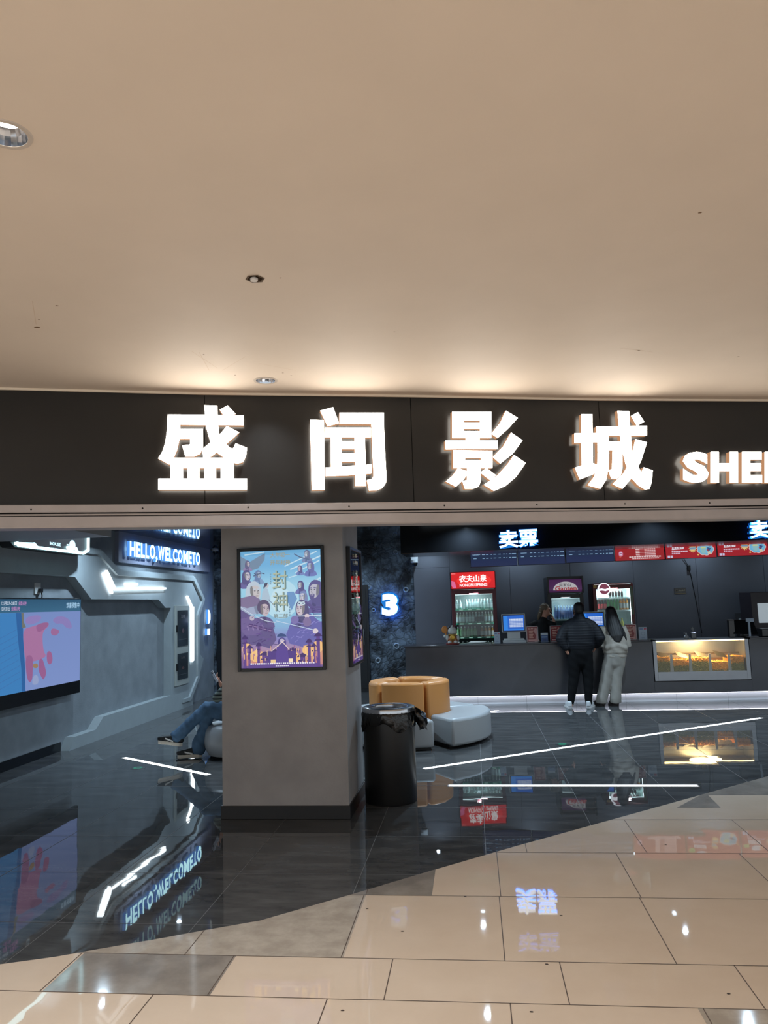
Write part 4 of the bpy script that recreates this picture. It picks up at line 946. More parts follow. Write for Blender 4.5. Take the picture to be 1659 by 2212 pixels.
# ================================================================ SCREENS ABOVE THE COUNTER
YS = 14.6; sm = art_mat('menu_screen', .8)
dash = (150, 190, 226)
sx_ = [-.012, .872, 1.756, 2.645, 3.55, 4.465, 5.37]
labs = ['leftmost dark blue showtimes screen above the counter', 'second dark blue showtimes screen from the left', 'third dark blue showtimes screen, beside the red price board', 'red price board with rows of white writing, left of the popcorn offers', 'red popcorn offer screen right of the price board', 'red popcorn offer screen at the right edge of the photo']
for i in range(6):
    a, b = sx_[i] + .006, sx_[i + 1] - .006; z1, z0 = 2.88, (2.378, 2.382, 2.392, 2.392, 2.396, 2.405)[i]
    t = thing('menu_screen', labs[i], 'screen', ((a + b) / 2, YS, z0), 'screens above the counter')
    MB().box(a, b, YS, YS + .05, z0, z1).build('case', blackf, t, bevel=.003)
    MB().tube([((a + b) / 2, YS + .05, z1 - .1), ((a + b) / 2, YS + .3, z1 - .1), ((a + b) / 2, YS + .3, HCEIL)], .02).build('mount', blackf, t)
    A = Art((a + .008, YS - .0015, z1 - .01), (b - a - .016, 0, 0), (0, 0, z0 - z1 + .018), (0, -1, 0))
    if i < 3:
        A.rect(0, 0, 1, 1, (40, 58, 92), (30, 44, 74)); A.rect(0, .74, 1, 1, (34, 46, 84))
        for r in range(5):
            v = .1 + r * .145
            if v > .72: break
            A.rect(.06, v, .06 + .07 + .06 * (r % 2), v + .022, dash)
            for c0, c1 in ((.26, .31), (.34, .39), (.44, .47), (.5, .56), (.61, .66), (.71, .75), (.78, .8), (.84, .88), (.9, .99)): A.rect(c0, v, c1, v + .022, dash)
        if i == 0:
            for q in range(6): A.rect(.03 + q * .055, .52, .045 + q * .055, .55, (190, 214, 236))
    elif i == 3:
        A.rect(0, 0, 1, 1, (176, 42, 48), (158, 34, 40))
        for q in range(7): A.ell(.05 + (q * .37) % .9, .3 + (q * .23) % .6, .02, .03, (206, 92, 60))
        for r in range(8):
            v = .36 + r * .066; A.rect(.42, v, .5, v + .04, (236, 206, 208)); A.rect(.5, v + .014, .6, v + .026, (236, 206, 208))
            for q in range(6): A.rect(.6 + q * .038, v, .632 + q * .038, v + .045, (230, 190, 194))
        for q in range(13): A.rect(.28 + q * .05, .855, .32 + q * .05, .9, (236, 206, 208)); A.rect(.34 + q * .042, .92, .375 + q * .042, .96, (236, 206, 208))
        A.ell(.11, .74, .05, .11, (206, 96, 128)); A.rect(.08, .66, .14, .8, (226, 196, 222)); A.rect(.09, .71, .13, .74, (150, 60, 110))
    else:
        A.rect(0, 0, 1, 1, (182, 40, 52), (168, 30, 42))
        A.ell(.09, .44, .06, .07, (168, 208, 116)); A.ell(.09, .44, .035, .035, (120, 176, 84))
        A.ell(.28, .36, .1, .07, (222, 228, 244)); A.rect(.33, .34, .42, .38, (236, 160, 120))
        A.poly([(.14, .52), (.37, .5), (.36, .64), (.125, .66)], (236, 232, 244)); A.text('单人套餐', .15, .53, .35, .63, (160, 60, 80))
        for q in range(9): A.rect(.12 + q * .036, .7, .147 + q * .036, .755, (226, 200, 220))
        for q in range(5): A.rect(.12 + q * .036, .78, .147 + q * .036, .83, (216, 180, 206))
        st = []
        for q in range(24):
            an = 2 * math.pi * q / 24; rr = 1 if q % 2 == 0 else .58; st.append((.54 + .09 * rr * math.cos(an), .63 + .17 * rr * math.sin(an)))
        A.poly(st, (238, 206, 132)); A.rect(.475, .59, .605, .635, (110, 150, 190)); A.rect(.485, .645, .595, .675, (130, 166, 200))
        for q in range(9):
            an = 2 * math.pi * q / 9; A.k = A.k - (1 if q else 0); A.ell(.79 + .11 * math.cos(an), .68 + .15 * math.sin(an), .065, .1, (236, 196, 190))
        for q in range(9):
            an = 2 * math.pi * q / 9; A.k = A.k - (1 if q else 0); A.ell(.79 + .1 * math.cos(an), .68 + .135 * math.sin(an), .06, .09, (118, 186, 222))
        A.ell(.79, .68, .11, .16, (128, 194, 226)); A.poly([(.70, .62), (.80, .62), (.785, .84), (.715, .84)], (150, 196, 200)); 
        for q in range(4): A.ell(.715 + q * .023, .605, .018, .032, (206, 214, 150))
        A.poly([(.83, .6), (.9, .64), (.86, .78), (.82, .74)], (60, 84, 140)); A.poly([(.82, .8), (.87, .75), (.9, .84), (.84, .88)], (216, 206, 176)); A.line([(.86, .6), (.92, .52)], .012, (70, 110, 160)); A.poly([(.81, .68), (.85, .7), (.84, .78)], (186, 60, 60))
        A.rect(.03, .88, .08, .97, (206, 206, 236)); A.rect(.09, .88, .13, .97, (206, 206, 236)); A.ell(.95, .5, .02, .04, (236, 190, 110)); A.ell(.64, .88, .02, .03, (236, 196, 110))
    A.build('display', sm, t)
t = thing('hanging_cable', 'black cable running from the offer screen down the slate wall', 'cable', (4.3, YB - .04, 1.1))
MB().tube([(4.12, YB - .06, 2.45), (4.2, YB - .045, 2.3), (4.24, YB - .04, 2.1), (4.3, YB - .04, 1.6), (4.36, YB - .04, 1.0)], .0065).build('cord', mat('cable_black', (12, 12, 13), .5), t)
MB().box(4.18, 4.235, YB - .08, YB - .04, 2.2, 2.31).build('plug_box', mat('cable_black'), t, bevel=.01)
p = onY(1469, 1276, YB - .03); t = thing('wall_plaque', 'small black and gold notice plate on the slate wall', 'plaque', p)
MB().box(p.x - .11, p.x + .11, p.y - .008, p.y, p.z - .055, p.z + .055).build('plate', mat('plaque_black', (14, 14, 15), .2), t)
A = Art((p.x - .11, p.y - .0082, p.z + .055), (.22, 0, 0), (0, 0, -.11), (0, -1, 0)); A.rect(0, .93, 1, 1, (150, 128, 84)); A.ell(.2, .45, .11, .22, (120, 108, 84)); A.ell(.2, .45, .08, .16, (20, 20, 20)); A.text('禁止吸烟', .36, .3, .92, .6, (150, 140, 116)); A.build('plate_print', art_mat('plain_print'), t)
p = onY(1598, 1335, YB - .03); t = thing('wall_socket_box', 'small grey socket box with a plug on the slate wall at right', 'socket', p)
MB().box(p.x - .09, p.x + .09, p.y - .02, p.y, p.z - .1, p.z + .1).build('socket_plate', mat('dim_plastic', (84, 86, 90), .4), t, bevel=.005)
MB().box(p.x - .03, p.x + .05, p.y - .06, p.y - .02, p.z - .07, p.z - .01).build('plug', mat('white_plastic'), t, bevel=.008)

# ================================================================ DRINK COOLERS
def bottle(name, c, h, r, body_m, cap_m, label_m, lab, grp, cat='bottle', square=False):
    t = thing(name, lab, cat, c, grp); c = Vector(c)
    soft(MB().lathe([(r * .9, 0), (r, h * .02), (r, h * .58), (r * .92, h * .68), (r * .42, h * .84), (r * .38, h * .9)], c, 12, cap0=True).build('body', body_m, t))
    soft(MB().lathe([(r * .46, h * .88), (r * .46, h), (.0001, h)], c, 12).build('cap', cap_m, t))
    if label_m: soft(MB().lathe([(r * 1.02, h * .14), (r * 1.02, h * .55)], c, 12).build('label_wrap', label_m, t))
    return t
def cooler(x0, x1, z1, dz, label, name, cab_m, shelf_zs, lit, head=None, doorm=None, inner=(60, 64, 70), y=14.75, fx=.04, shelf_m=None, es=4, power=10):
    t = thing(name, label, 'drink cooler', ((x0 + x1) / 2, y + .3, 0))
    w_ = .03
    m = MB().box(x0, x0 + w_, y + .03, y + .62, 0, z1).box(x1 - w_, x1, y + .03, y + .62, 0, z1).box(x0 + w_, x1 - w_, y + .6, y + .62, 0, z1).box(x0 + w_, x1 - w_, y + .03, y + .6, 0, .55).box(x0 + w_, x1 - w_, y + .03, y + .6, z1 - dz, z1)
    m.build('cabinet', cab_m, t, bevel=.006)
    zt = z1 - dz - .01
    m = MB().box(x0, x0 + fx + .03, y, y + .03, .5, zt).box(x1 - fx - .03, x1, y, y + .03, .5, zt).box(x0 + fx + .03, x1 - fx - .03, y, y + .03, zt - .085, zt).box(x0 + fx + .03, x1 - fx - .03, y, y + .03, .5, .58)
    m.build('door_frame', doorm or cab_m, t, bevel=.004)
    MB().box(x0 + w_, x1 - w_, y + .585, y + .6, .55, z1 - dz).box(x0 + w_, x0 + w_ + .008, y + .04, y + .585, .55, z1 - dz).box(x1 - w_ - .008, x1 - w_, y + .04, y + .585, .55, z1 - dz).build('liner', mat('liner_%d' % inner[0], inner, .5), t)
    MB().box(x0 + .07, x1 - .07, y + .012, y + .018, .57, zt - .07).build('glass_door', glass_mat('cooler_glass', (236, 244, 242), .05), t)
    for z in shelf_zs: MB().box(x0 + w_, x1 - w_, y + .06, y + .56, z - .03, z).build('shelf', shelf_m or mat('shelf_white', (200, 214, 216), .4), t)
    MB().box(x0 + .06, x1 - .06, y + .05, y + .07, z1 - dz - .10, z1 - dz - .06).build('lamp_strip', glow('cooler_led_%s' % es, (226, 244, 255), es), t)
    for q in (x0 + .05, x1 - .062): MB().box(q, q + .012, y + .034, y + .05, .62, z1 - dz - .12).build('side_lamp', glow('cooler_led_%s' % es, (226, 244, 255), es), t)
    if power: lamp('AREA', ((x0 + x1) / 2, y + .12, z1 - dz - .06), power, (.82, .95, 1), .3, ((x0 + x1) / 2, y + .35, 0))
    return t
# red-headed water cooler
maroon = mat('maroon_metal', (116, 52, 62), .4)
x0, x1 = -.395, .45
t = cooler(x0, x1, 2.3, .33, 'tall maroon cooler with a glowing red header full of water bottles', 'drink_cooler', maroon, (1.60, 1.335, 1.075, .8), True, inner=(76, 84, 88), shelf_m=mat('green_shelf', (40, 150, 120), .3), es=4, power=26)
MB().box(x0 - .006, x1 + .006, 14.72, 14.78, 1.975, 2.305).build('header_box', mat('header_red', (130, 30, 34), .4), t, bevel=.01)
A = Art((x0 + .012, 14.7185, 2.293), (x1 - x0 - .024, 0, 0), (0, 0, -.306), (0, -1, 0))
A.rect(0, 0, 1, 1, (206, 32, 34), (190, 26, 32)); A.ell(.52, .52, .4, .42, (226, 44, 40)); A.text('农夫山泉', .18, .17, .82, .62, (255, 250, 250), .03); A.text('NONGFU SPRING', .19, .70, .82, .89, (255, 240, 240), .03); A.poly([(.0, .5), (.08, .58), (.115, .97), (.04, .97), (.0, .8)], (206, 96, 140)); A.rect(.0, .05, .1, .1, (226, 120, 120))
A.build('header_print', art_mat('red_header_print', 1.15), t)
for z, seq in ((1.60, '..'), (1.335, ''), (1.075, '')): pass
for z in (1.60, 1.335, 1.075):
    A = Art((x0 + .07, 14.8085, z), (x1 - x0 - .14, 0, 0), (0, 0, -.028), (0, -1, 0))
    for q in range(4): A.rect(.1 + q * .23, .25, .2 + q * .23, .8, (190, 236, 224))
    A.build('price_strip', art_mat('lit_tags', .6), t)
wb = mat('water_clear', (150, 176, 178), .15); wl = mat('pale_label', (206, 226, 230), .5); wc = mat('white_cap', (224, 228, 230), .4)
gb = mat('green_tea', (132, 184, 132), .2); gl2 = mat('green_label', (142, 196, 150), .5); ob = mat('amber_tea', (176, 118, 48), .2); ol2 = mat('white_label', (196, 196, 194), .5); db = mat('dark_label', (64, 74, 88), .5); dkb = mat('dark_drink', (58, 48, 46), .25); pb = mat('milky_tea', (166, 184, 166), .3)
yb = 14.86
def row(n, xa, xb, z, h, r, fn):
    for i in range(n):
        q = fn(i)
        if q is None: continue
        bm_, lm_, lab, grp = q; bottle('drink_bottle', (xa + (xb - xa) * (i + .5) / n, yb, z), h, r, bm_, wc, lm_, lab, grp)
row(12, x0 + .07, x1 - .07, 1.60, .185, .028, lambda i: None if i == 2 else (wb, wl, 'clear bottle with a broad pale label on the top shelf of the maroon cooler', 'bottles on the top shelf of the maroon cooler'))
row(12, x0 + .07, x1 - .07, 1.335, .205, .027, lambda i: (pb, wl, 'milky bottle with a tall label on the middle shelf of the maroon cooler', 'pale bottles on the middle shelf of the maroon cooler') if i < 3 or i > 8 else ((wb, wl, 'clear bottle with a short pale label on the middle shelf', 'clear bottles on the middle shelf of the maroon cooler') if i < 6 else (wb, db, 'clear bottle with a dark-marked label on the middle shelf', 'dark-marked bottles on the middle shelf of the maroon cooler')))
row(11, x0 + .07, x1 - .07, 1.075, .195, .031, lambda i: (gb, gl2, 'pale green bottle on the third shelf of the maroon cooler', 'green bottles in the maroon cooler') if i < 6 else (None if i == 6 else (ob, ol2, 'amber tea bottle with a white label on the third shelf of the maroon cooler', 'amber bottles in the maroon cooler')))
row(9, x0 + .07, x1 - .07, .80, .19, .029, lambda i: (dkb, None, 'dark bottle on the lowest visible shelf of the maroon cooler', 'dark bottles in the maroon cooler'))
# black cooler with purple header
x0, x1 = 1.40, 2.06
dkm = mat('charcoal_metal', (34, 37, 41), .4)
t = cooler(x0, x1, 2.15, .31, 'black cooler with a rounded purple header behind the man in the jacket', 'drink_cooler', dkm, (1.36, 1.0), True, inner=(92, 106, 112), es=2.5, power=14)
m = MB(); n = 10; prof = [(14.76, 1.855)] + [(14.66 + .10 * (1 - math.cos(a)) * .9, 1.90 + .2 * math.sin(a)) for a in [i * math.pi / 2 / n for i in range(n + 1)]] + [(14.80, 2.10)]
m.prism([(x0 + .03, y, z) for y, z in prof], (x1 - x0 - .06, 0, 0)); soft(m.build('header_box', mat('header_purple', (104, 72, 112), .3, emit=(120, 70, 130), es=.25), t), 50)
MB().box(x0, x0 + .03, 14.65, 14.80, 1.85, 2.15).box(x1 - .03, x1, 14.65, 14.80, 1.85, 2.15).box(x0 + .03, x1 - .03, 14.70, 14.80, 2.11, 2.15).box(x0, x1, 14.65, 14.80, 1.835, 1.858).build('header_frame', dkm, t)
A = Art((x0 + .09, 14.652, 2.10), (x1 - x0 - .18, 0, 0), (0, 0, -.235), (0, -1, 0))
A.ell(.5, .86, .47, .66, (190, 188, 192), 24, 0, 180); A.text('百岁山', .26, .34, .7, .58, (46, 46, 52), .02); A.text('Ganten', .1, .56, .92, .9, (168, 52, 60), .03); A.build('header_print', art_mat('purple_header_print', .75), t)
for i in range(8): bottle('water_bottle', (x0 + .12 + (x1 - x0 - .24) * (i + .5) / 8, yb, 1.36), .25, .029, mat('blue_water', (90, 112, 150), .2), mat('blue_cap', (150, 176, 206), .4), mat('blue_label', (84, 104, 160), .5), 'blue-tinted water bottle on the shelf of the black cooler', 'water bottles in the black cooler')
# red open-lit cooler
x0, x1 = 2.24, 2.97
redm = mat('dark_red_metal', (112, 34, 36), .4)
t = cooler(x0, x1, 2.0, .02, 'dark red cooler of bright fizzy drinks right of the long-haired woman', 'drink_cooler', redm, (1.735, 1.50, 1.10), True, inner=(176, 206, 204), es=6, power=34, fx=.03)
cx_, cz_ = onY(1304, 1273, 14.74).x, onY(1304, 1273, 14.74).z
soft(MB().lathe([(.0001, 0), (.105, 0), (.118, .012), (.118, .03)], (cx_, 14.745, cz_), 32, (0, -1, 0)).build('round_badge', mat('badge_dark', (60, 30, 40), .4), t))
A = Art((cx_ - .118, 14.712, cz_ + .118), (.236, 0, 0), (0, 0, -.236), (0, -1, 0)); A.ell(.5, .5, .5, .5, (236, 244, 255), 30); A.ell(.52, .48, .4, .41, (96, 44, 60), 28); A.poly([(.1, .46), (.35, .44), (.6, .5), (.9, .4), (.9, .56), (.62, .64), (.35, .58), (.1, .62)], (240, 246, 255)); A.build('badge_print', art_mat('badge_lit', 1.6), t)
A = Art((x0 + .01, 14.7485, 1.97), (.06, 0, 0), (0, 0, -.06), (0, -1, 0)); A.rect(0, 0, 1, 1, (206, 160, 60)); A.build('sticker', art_mat('plain_print'), t)
A = Art((x1 - .062, 14.7485, 1.93), (.05, 0, 0), (0, 0, -.52), (0, -1, 0)); A.rect(0, 0, 1, 1, (92, 110, 84)); A.build('side_label', art_mat('plain_print'), t)
cola = mat('cola', (30, 14, 12), .15); rl = mat('red_label', (206, 40, 46), .5); rc = mat('red_cap', (190, 40, 46), .4); gbt = mat('green_soda', (16, 150, 66), .15); gc_ = mat('green_cap', (40, 170, 90), .4); obt = mat('orange_soda', (236, 150, 30), .2); oc = mat('orange_cap', (230, 150, 40), .4); wl3 = mat('white_label', (196, 196, 194), .5); ybt = mat('yellow_soda', (226, 214, 50), .3)
xa, xb = x0 + .085, x1 - .085
for i in range(10):
    x = xa + (xb - xa) * (i + .5) / 10
    if i < 3: bottle('cola_bottle', (x, yb, 1.50), .215, .027, cola, rc, rl, 'red-labelled cola bottle on the bright middle shelf of the red cooler', 'cola bottles in the red cooler')
    elif i < 7: bottle('green_soda_bottle', (x, yb, 1.50), .225, .027, gbt, gc_, None, 'bright green soda bottle on the middle shelf of the red cooler', 'green sodas in the red cooler')
    else: bottle('orange_soda_bottle', (x, yb, 1.50), .225, .027, obt, oc, wl3, 'orange soda bottle with a white label in the red cooler', 'orange sodas in the red cooler')
for i in range(4, 9): bottle('dark_can_bottle', (x0 + .1 + i * .055, yb, 1.735), .14, .024, cola, wc, None, 'small dark bottle on the top shelf of the red cooler', 'dark bottles on top shelf of the red cooler')
for i in range(3): bottle('yellow_soda_bottle', (2.58 + i * .085, yb, 1.10), .25, .033, ybt, mat('yellow_cap', (220, 206, 60), .4), None, 'yellow soda bottle on the lower shelf of the red cooler', 'yellow sodas in the red cooler')

# ================================================================ ON THE COUNTER
CT = 1.01; YQ = 13.62
whp = mat('white_plastic'); 
def pos(x0, x1, label, full=True):
    c = (x0 + x1) / 2; t = thing('ticket_monitor', label, 'monitor', (c, YQ + .1, CT), 'ticket monitors on the counter')
    MB().box(x0, x1, YQ, YQ + .05, 1.19, 1.505).build('case', whp, t, bevel=.008)
    A = Art((x0 + .012, YQ - .001, 1.493), (x1 - x0 - .024, 0, 0), (0, 0, -.29), (0, -1, 0)); A.rect(0, 0, 1, 1, (10, 14, 24)); A.rect(.04, .06, .97, .95, (30, 100, 206), (26, 92, 196)); A.rect(.05, .07, .24, .86, (40, 130, 226)); A.rect(.05, .86, .95, .93, (40, 130, 226))
    for r in range(6): A.rect(.32, .26 + r * .085, .93, .32 + r * .085, (190, 206, 236) if r else (214, 226, 244))
    for c_ in range(5): A.rect(.36 + c_ * .12, .26, .368 + c_ * .12, .75, (60, 110, 200))
    A.build('display', art_mat('monitor_picture', .9), t)
    MB().box(c - .11, c + .11, YQ + .02, YQ + .08, 1.075, 1.2).build('neck', whp, t, bevel=.006)
    MB().box(x0 + .01, x1 - .0, YQ - .06, YQ + .22, CT, 1.045).box(x0 + .03, x1 - .03, YQ + .02, YQ + .2, 1.045, 1.075).build('base', whp, t, bevel=.006)
    return t
pos(.488, .893, 'white framed monitor with a blue ticket screen at left of the counter'); pos(1.83, 2.235, 'white framed monitor with a blue screen between the man and the woman')
def stand(x0, x1, z1, label, art, name='counter_sign', fm=None, grp='signs on the counter'):
    t = thing(name, label, 'counter sign', ((x0 + x1) / 2, YQ, CT), grp)
    w_ = .012; m = MB()
    if fm: m.box(x0, x0 + w_, YQ - .02, YQ, CT, z1).box(x1 - w_, x1, YQ - .02, YQ, CT, z1).box(x0, x1, YQ - .02, YQ, CT, CT + w_).box(x0, x1, YQ - .02, YQ, z1 - w_, z1); m.build('frame', fm, t)
    MB().box(x0 + .002, x1 - .002, YQ - .012, YQ, CT, z1 - .002).build('board', whp, t)
    MB().prism([(x0 + .02, YQ, CT), (x0 + .02, YQ + .1, CT), (x0 + .02, YQ, z1 - .08)], (x1 - x0 - .04, 0, 0)).build('easel', whp, t)
    A = Art((x0 + (w_ if fm else .003), YQ - .0125, z1 - (w_ if fm else .003)), (x1 - x0 - 2 * (w_ if fm else .003), 0, 0), (0, 0, -(z1 - CT - 2 * (w_ if fm else .003))), (0, -1, 0)); art(A); A.build('sign_print', art_mat('card_print'), t)
    return t
def flyer(A):
    A.rect(0, 0, 1, 1, (150, 44, 46), (142, 40, 42)); A.poly([(.6, .2), (1, .1), (1, 1), (.7, 1), (.85, .6)], (206, 150, 142)); A.text('招募令', .08, .06, .92, .18, (236, 190, 170))
    for r in range(5): A.rect(.18, .26 + r * .11, .6 - .06 * (r % 2), .32 + r * .11, (226, 170, 150))
    A.rect(.1, .86, .9, .95, (226, 170, 160))
wf = mat('flyer_frame', (196, 178, 176), .4)
stand(.90, 1.10, 1.285, 'red flyer in a pale frame right of the left ticket monitor', flyer, fm=wf); stand(1.30, 1.50, 1.285, 'red flyer in a pale frame half hidden by the man in the jacket', flyer, fm=wf); stand(2.56, 2.745, 1.273, 'red flyer in a pale frame right of the long-haired woman', flyer, fm=wf)
def paycard(A):
    A.rect(0, 0, 1, 1, (176, 192, 206), (164, 180, 196)); A.rect(.1, .08, .5, .2, (120, 140, 180)); A.ell(.72, .14, .1, .07, (206, 90, 110)); A.ell(.88, .14, .08, .06, (206, 90, 110)); A.ell(.5, .52, .22, .14, (120, 140, 160)); A.ell(.5, .52, .19, .12, (172, 188, 202)); A.rect(.3, .86, .7, .9, (130, 150, 176))
stand(.345, .45, 1.205, 'white payment card standing left of the left ticket monitor', paycard); stand(2.78, 2.92, 1.22, 'white payment card with red marks at the right end of the counter signs', paycard)
def blue_(A): A.rect(0, 0, 1, .25, (196, 206, 214)); A.rect(0, .25, 1, 1, (60, 96, 150), (52, 84, 136)); A.rect(.08, .4, .92, .52, (150, 180, 210)); A.rect(.3, .66, .7, .86, (40, 70, 120))
stand(1.14, 1.265, 1.168, 'small blue and white card between two red flyers', blue_)
# lucky ornament
ox, oy = -.37, 13.62
t = thing('lucky_ornament', 'lucky figurine with an orange paddle at the left end of the counter', 'ornament', (ox, oy, CT))
soft(MB().ball((ox, oy, CT + .085), (.105, .085, .085), 20).build('body', mat('ornament_gold', (170, 104, 62), .3, .3, noise=.35, nscale=30), t))
soft(MB().ball((ox, oy - .01, CT + .225), (.082, .072, .072), 20).build('head', mat('ornament_white', (186, 184, 176), .3), t))
soft(MB().lathe([(.07, -.012), (.088, 0), (.07, .012)], (ox, oy - .01, CT + .165), 24).build('collar', mat('gold_trim', (190, 150, 60), .3, .6), t))
for s_ in (-1, 1):
    soft(MB().ball((ox + s_ * .055, oy, CT + .285), (.026, .02, .026), 10).build('ear', mat('ornament_black', (40, 26, 26), .4), t)); soft(MB().ball((ox + s_ * .09, oy - .03, CT + .11), (.032, .032, .05), 12).build('paw', mat('ornament_white'), t)); soft(MB().ball((ox + s_ * .05, oy - .07, CT + .035), (.038, .035, .035), 12).build('foot', mat('ornament_white'), t))
soft(MB().ball((ox, oy - .085, CT + .12), (.045, .014, .05), 14).build('medal', mat('gold_trim'), t)); soft(MB().ball((ox, oy, CT + .31), (.018, .018, .02), 10).build('topknot', mat('ornament_white'), t))
soft(MB().ball((ox - .135, oy, CT + .255), (.055, .016, .065), 16).build('paddle', mat('orange_paddle', (190, 120, 50), .4), t)); soft(MB().tube([(ox - .12, oy, CT + .2), (ox - .1, oy, CT + .12)], .012).build('paddle_handle', mat('orange_paddle'), t)); soft(MB().ball((ox - .125, oy - .02, CT + .14), (.035, .03, .03), 12).build('arm', mat('ornament_white'), t))
soft(MB().lathe([(.0001, 0), (.12, 0), (.125, .02), (.1, .035)], (ox, oy, CT), 24).build('base', mat('ornament_red', (120, 50, 44), .4), t))
t = thing('paper_tray', 'low clear tray with papers on the counter in front of the maroon cooler', 'tray', (-.02, 13.6, CT))
MB().box(-.26, .22, 13.5, 13.72, CT, CT + .008).build('tray_base', mat('tray_plastic', (120, 134, 134), .2), t); MB().prism([(-.12, 13.52, CT + .01), (.18, 13.52, CT + .02), (.22, 13.72, CT + .028), (-.05, 13.72, CT + .034)], (0, 0, .01)).build('paper', mat('paper_white', (180, 184, 184), .6), t)
# right-hand work area
t = thing('pump_bottle', 'small white pump dispenser standing above the popcorn cabinet', 'dispenser', (3.54, 13.55, CT)); soft(MB().lathe([(.035, 0), (.04, .01), (.038, .04), (.015, .06), (.012, .085)], (3.54, 13.55, CT), 16, cap0=True).build('body', mat('pump_white', (150, 152, 152), .3), t)); MB().box(3.50, 3.55, 13.54, 13.56, CT + .085, CT + .097).build('nozzle', mat('pump_white'), t)
t = thing('syrup_bottle', 'clear square pump bottle right of the small dispenser', 'dispenser', (3.66, 13.57, CT)); MB().box(3.62, 3.70, 13.53, 13.61, CT, CT + .1).build('body', mat('clear_plastic', (92, 96, 98), .15), t, bevel=.008); MB().box(3.655, 3.665, 13.565, 13.575, CT + .1, CT + .19).build('pump', mat('pump_grey', (110, 112, 112), .3), t); MB().box(3.63, 3.67, 13.56, 13.58, CT + .15, CT + .165).build('nozzle', mat('pump_grey'), t)
t = thing('till_terminal', 'black till screen seen from behind, leaning above the popcorn cabinet', 'till', (4.5, 13.7, CT))
MB().prism([(4.33, 13.62, CT + .05), (4.72, 13.62, CT + .03), (4.70, 13.76, CT + .27), (4.36, 13.76, CT + .28)], (0, .02, .006)).build('screen_back', mat('till_black', (24, 25, 27), .2), t, bevel=.004)
MB().box(4.45, 4.6, 13.68, 13.86, CT, CT + .12).build('stand', mat('till_black'), t); MB().box(4.27, 4.36, 13.64, 13.74, CT, CT + .28).build('side_unit', mat('till_black'), t, bevel=.005); MB().box(4.25, 4.35, 13.63, 13.75, CT + .28, CT + .295).build('card_reader', mat('reader_grey', (96, 98, 100), .4), t)
t = thing('scanner_post', 'thin white upright scanner post in front of the black till', 'scanner', (4.545, 13.5, CT)); MB().box(4.53, 4.56, 13.49, 13.515, CT, CT + .26).build('post', mat('post_white', (160, 176, 190), .4), t); MB().box(4.50, 4.62, 13.48, 13.52, CT + .25, CT + .31).build('scanner_head', mat('post_white'), t, bevel=.005); MB().box(4.49, 4.66, 13.44, 13.54, CT, CT + .015).build('foot', mat('reader_grey'), t)
t = thing('receipt_printer', 'low black printer at the right edge of the photo', 'printer', (4.85, 13.7, CT)); MB().box(4.76, 5.1, 13.55, 13.85, CT, CT + .13).build('body', mat('till_black'), t, bevel=.01); MB().box(4.78, 5.08, 13.545, 13.55, CT + .10, CT + .112).build('paper_slot', mat('reader_grey'), t)
t = thing('drinks_machine', 'dark drinks machine with a white front panel cut by the right edge', 'machine', (5.2, 14.8, CT)); MB().box(4.95, 5.6, 14.5, 15.1, .9, 1.75).build('body', mat('machine_dark', (48, 42, 50), .4), t, bevel=.01); MB().box(5.05, 5.5, 14.48, 14.5, 1.2, 1.55).build('front_panel', mat('machine_white', (214, 226, 232), .4, emit=(214, 230, 240), es=.35), t, bevel=.01); MB().box(4.9, 5.7, 14.4, 15.2, .0, .9).build('base_cabinet', mat('machine_dark'), t)

# ================================================================ PEOPLE
def flesh(name, m, mt, parent, voxel=.012, it=6, tex=None, sub=0):
    me = bpy.data.meshes.new(name); me.from_pydata([tuple(v) for v in m.v], [], m.f)
    o = bpy.data.objects.new(name, me); COL.objects.link(o)
    r = o.modifiers.new('r', 'REMESH'); r.mode = 'VOXEL'; r.voxel_size = voxel; r.use_smooth_shade = True
    s_ = o.modifiers.new('s', 'SMOOTH'); s_.factor = .5; s_.iterations = it
    dg = bpy.context.evaluated_depsgraph_get(); dg.update()
    n = bpy.data.meshes.new_from_object(o.evaluated_get(dg)); bpy.data.objects.remove(o); bpy.data.meshes.remove(me)
    n.name = name; n.materials.clear(); n.materials.append(mt)
    for p in n.polygons: p.use_smooth = True
    if tex:
        for v in n.vertices: v.co += v.normal * tex(v.co)
    o = bpy.data.objects.new(name, n); COL.objects.link(o); o.parent = parent; o.location = -parent.location
    if parent.parent is not None: o.location = -(parent.location + parent.parent.location)
    return o
skin = mat('skin', (206, 150, 124), .5); V3 = Vector
def head_mesh(m, c, f, s=1.0, tilt=(0, 0, 1)):
    """skull, jaw, nose, lips, ears; c centre of the head, f facing direction"""
    c = V3(c); f = V3(f).normalized(); u = V3(tilt).normalized(); r = f.cross(u).normalized(); u = r.cross(f)
    P = lambda a, b, d: c + (r * a + f * b + u * d) * s
    m.tube([P(0, -.02, .045), P(0, .005, .04)], [(.074 * s, .078 * s), (.072 * s, .08 * s)], 16, side=r)
    m.tube([P(0, .015, .03), P(0, .03, -.05), P(0, .036, -.085)], [(.068 * s, .07 * s), (.055 * s, .05 * s), (.03 * s, .026 * s)], 14, side=r)
    m.tube([P(0, .098, .02), P(0, .112, -.014)], [.008 * s, .013 * s], 8)
    m.tube([P(-.018, .088, -.045), P(.018, .088, -.045)], [(.006 * s, .008 * s)] * 2, 8)
    for q in (-1, 1):
        m.tube([P(q * .073, -.005, .02), P(q * .078, -.012, -.02)], [(.008 * s, .018 * s), (.007 * s, .012 * s)], 8, side=r)
        m.tube([P(q * .03, .082, .035), P(q * .018, .088, .036)], .012 * s, 8)
    return P
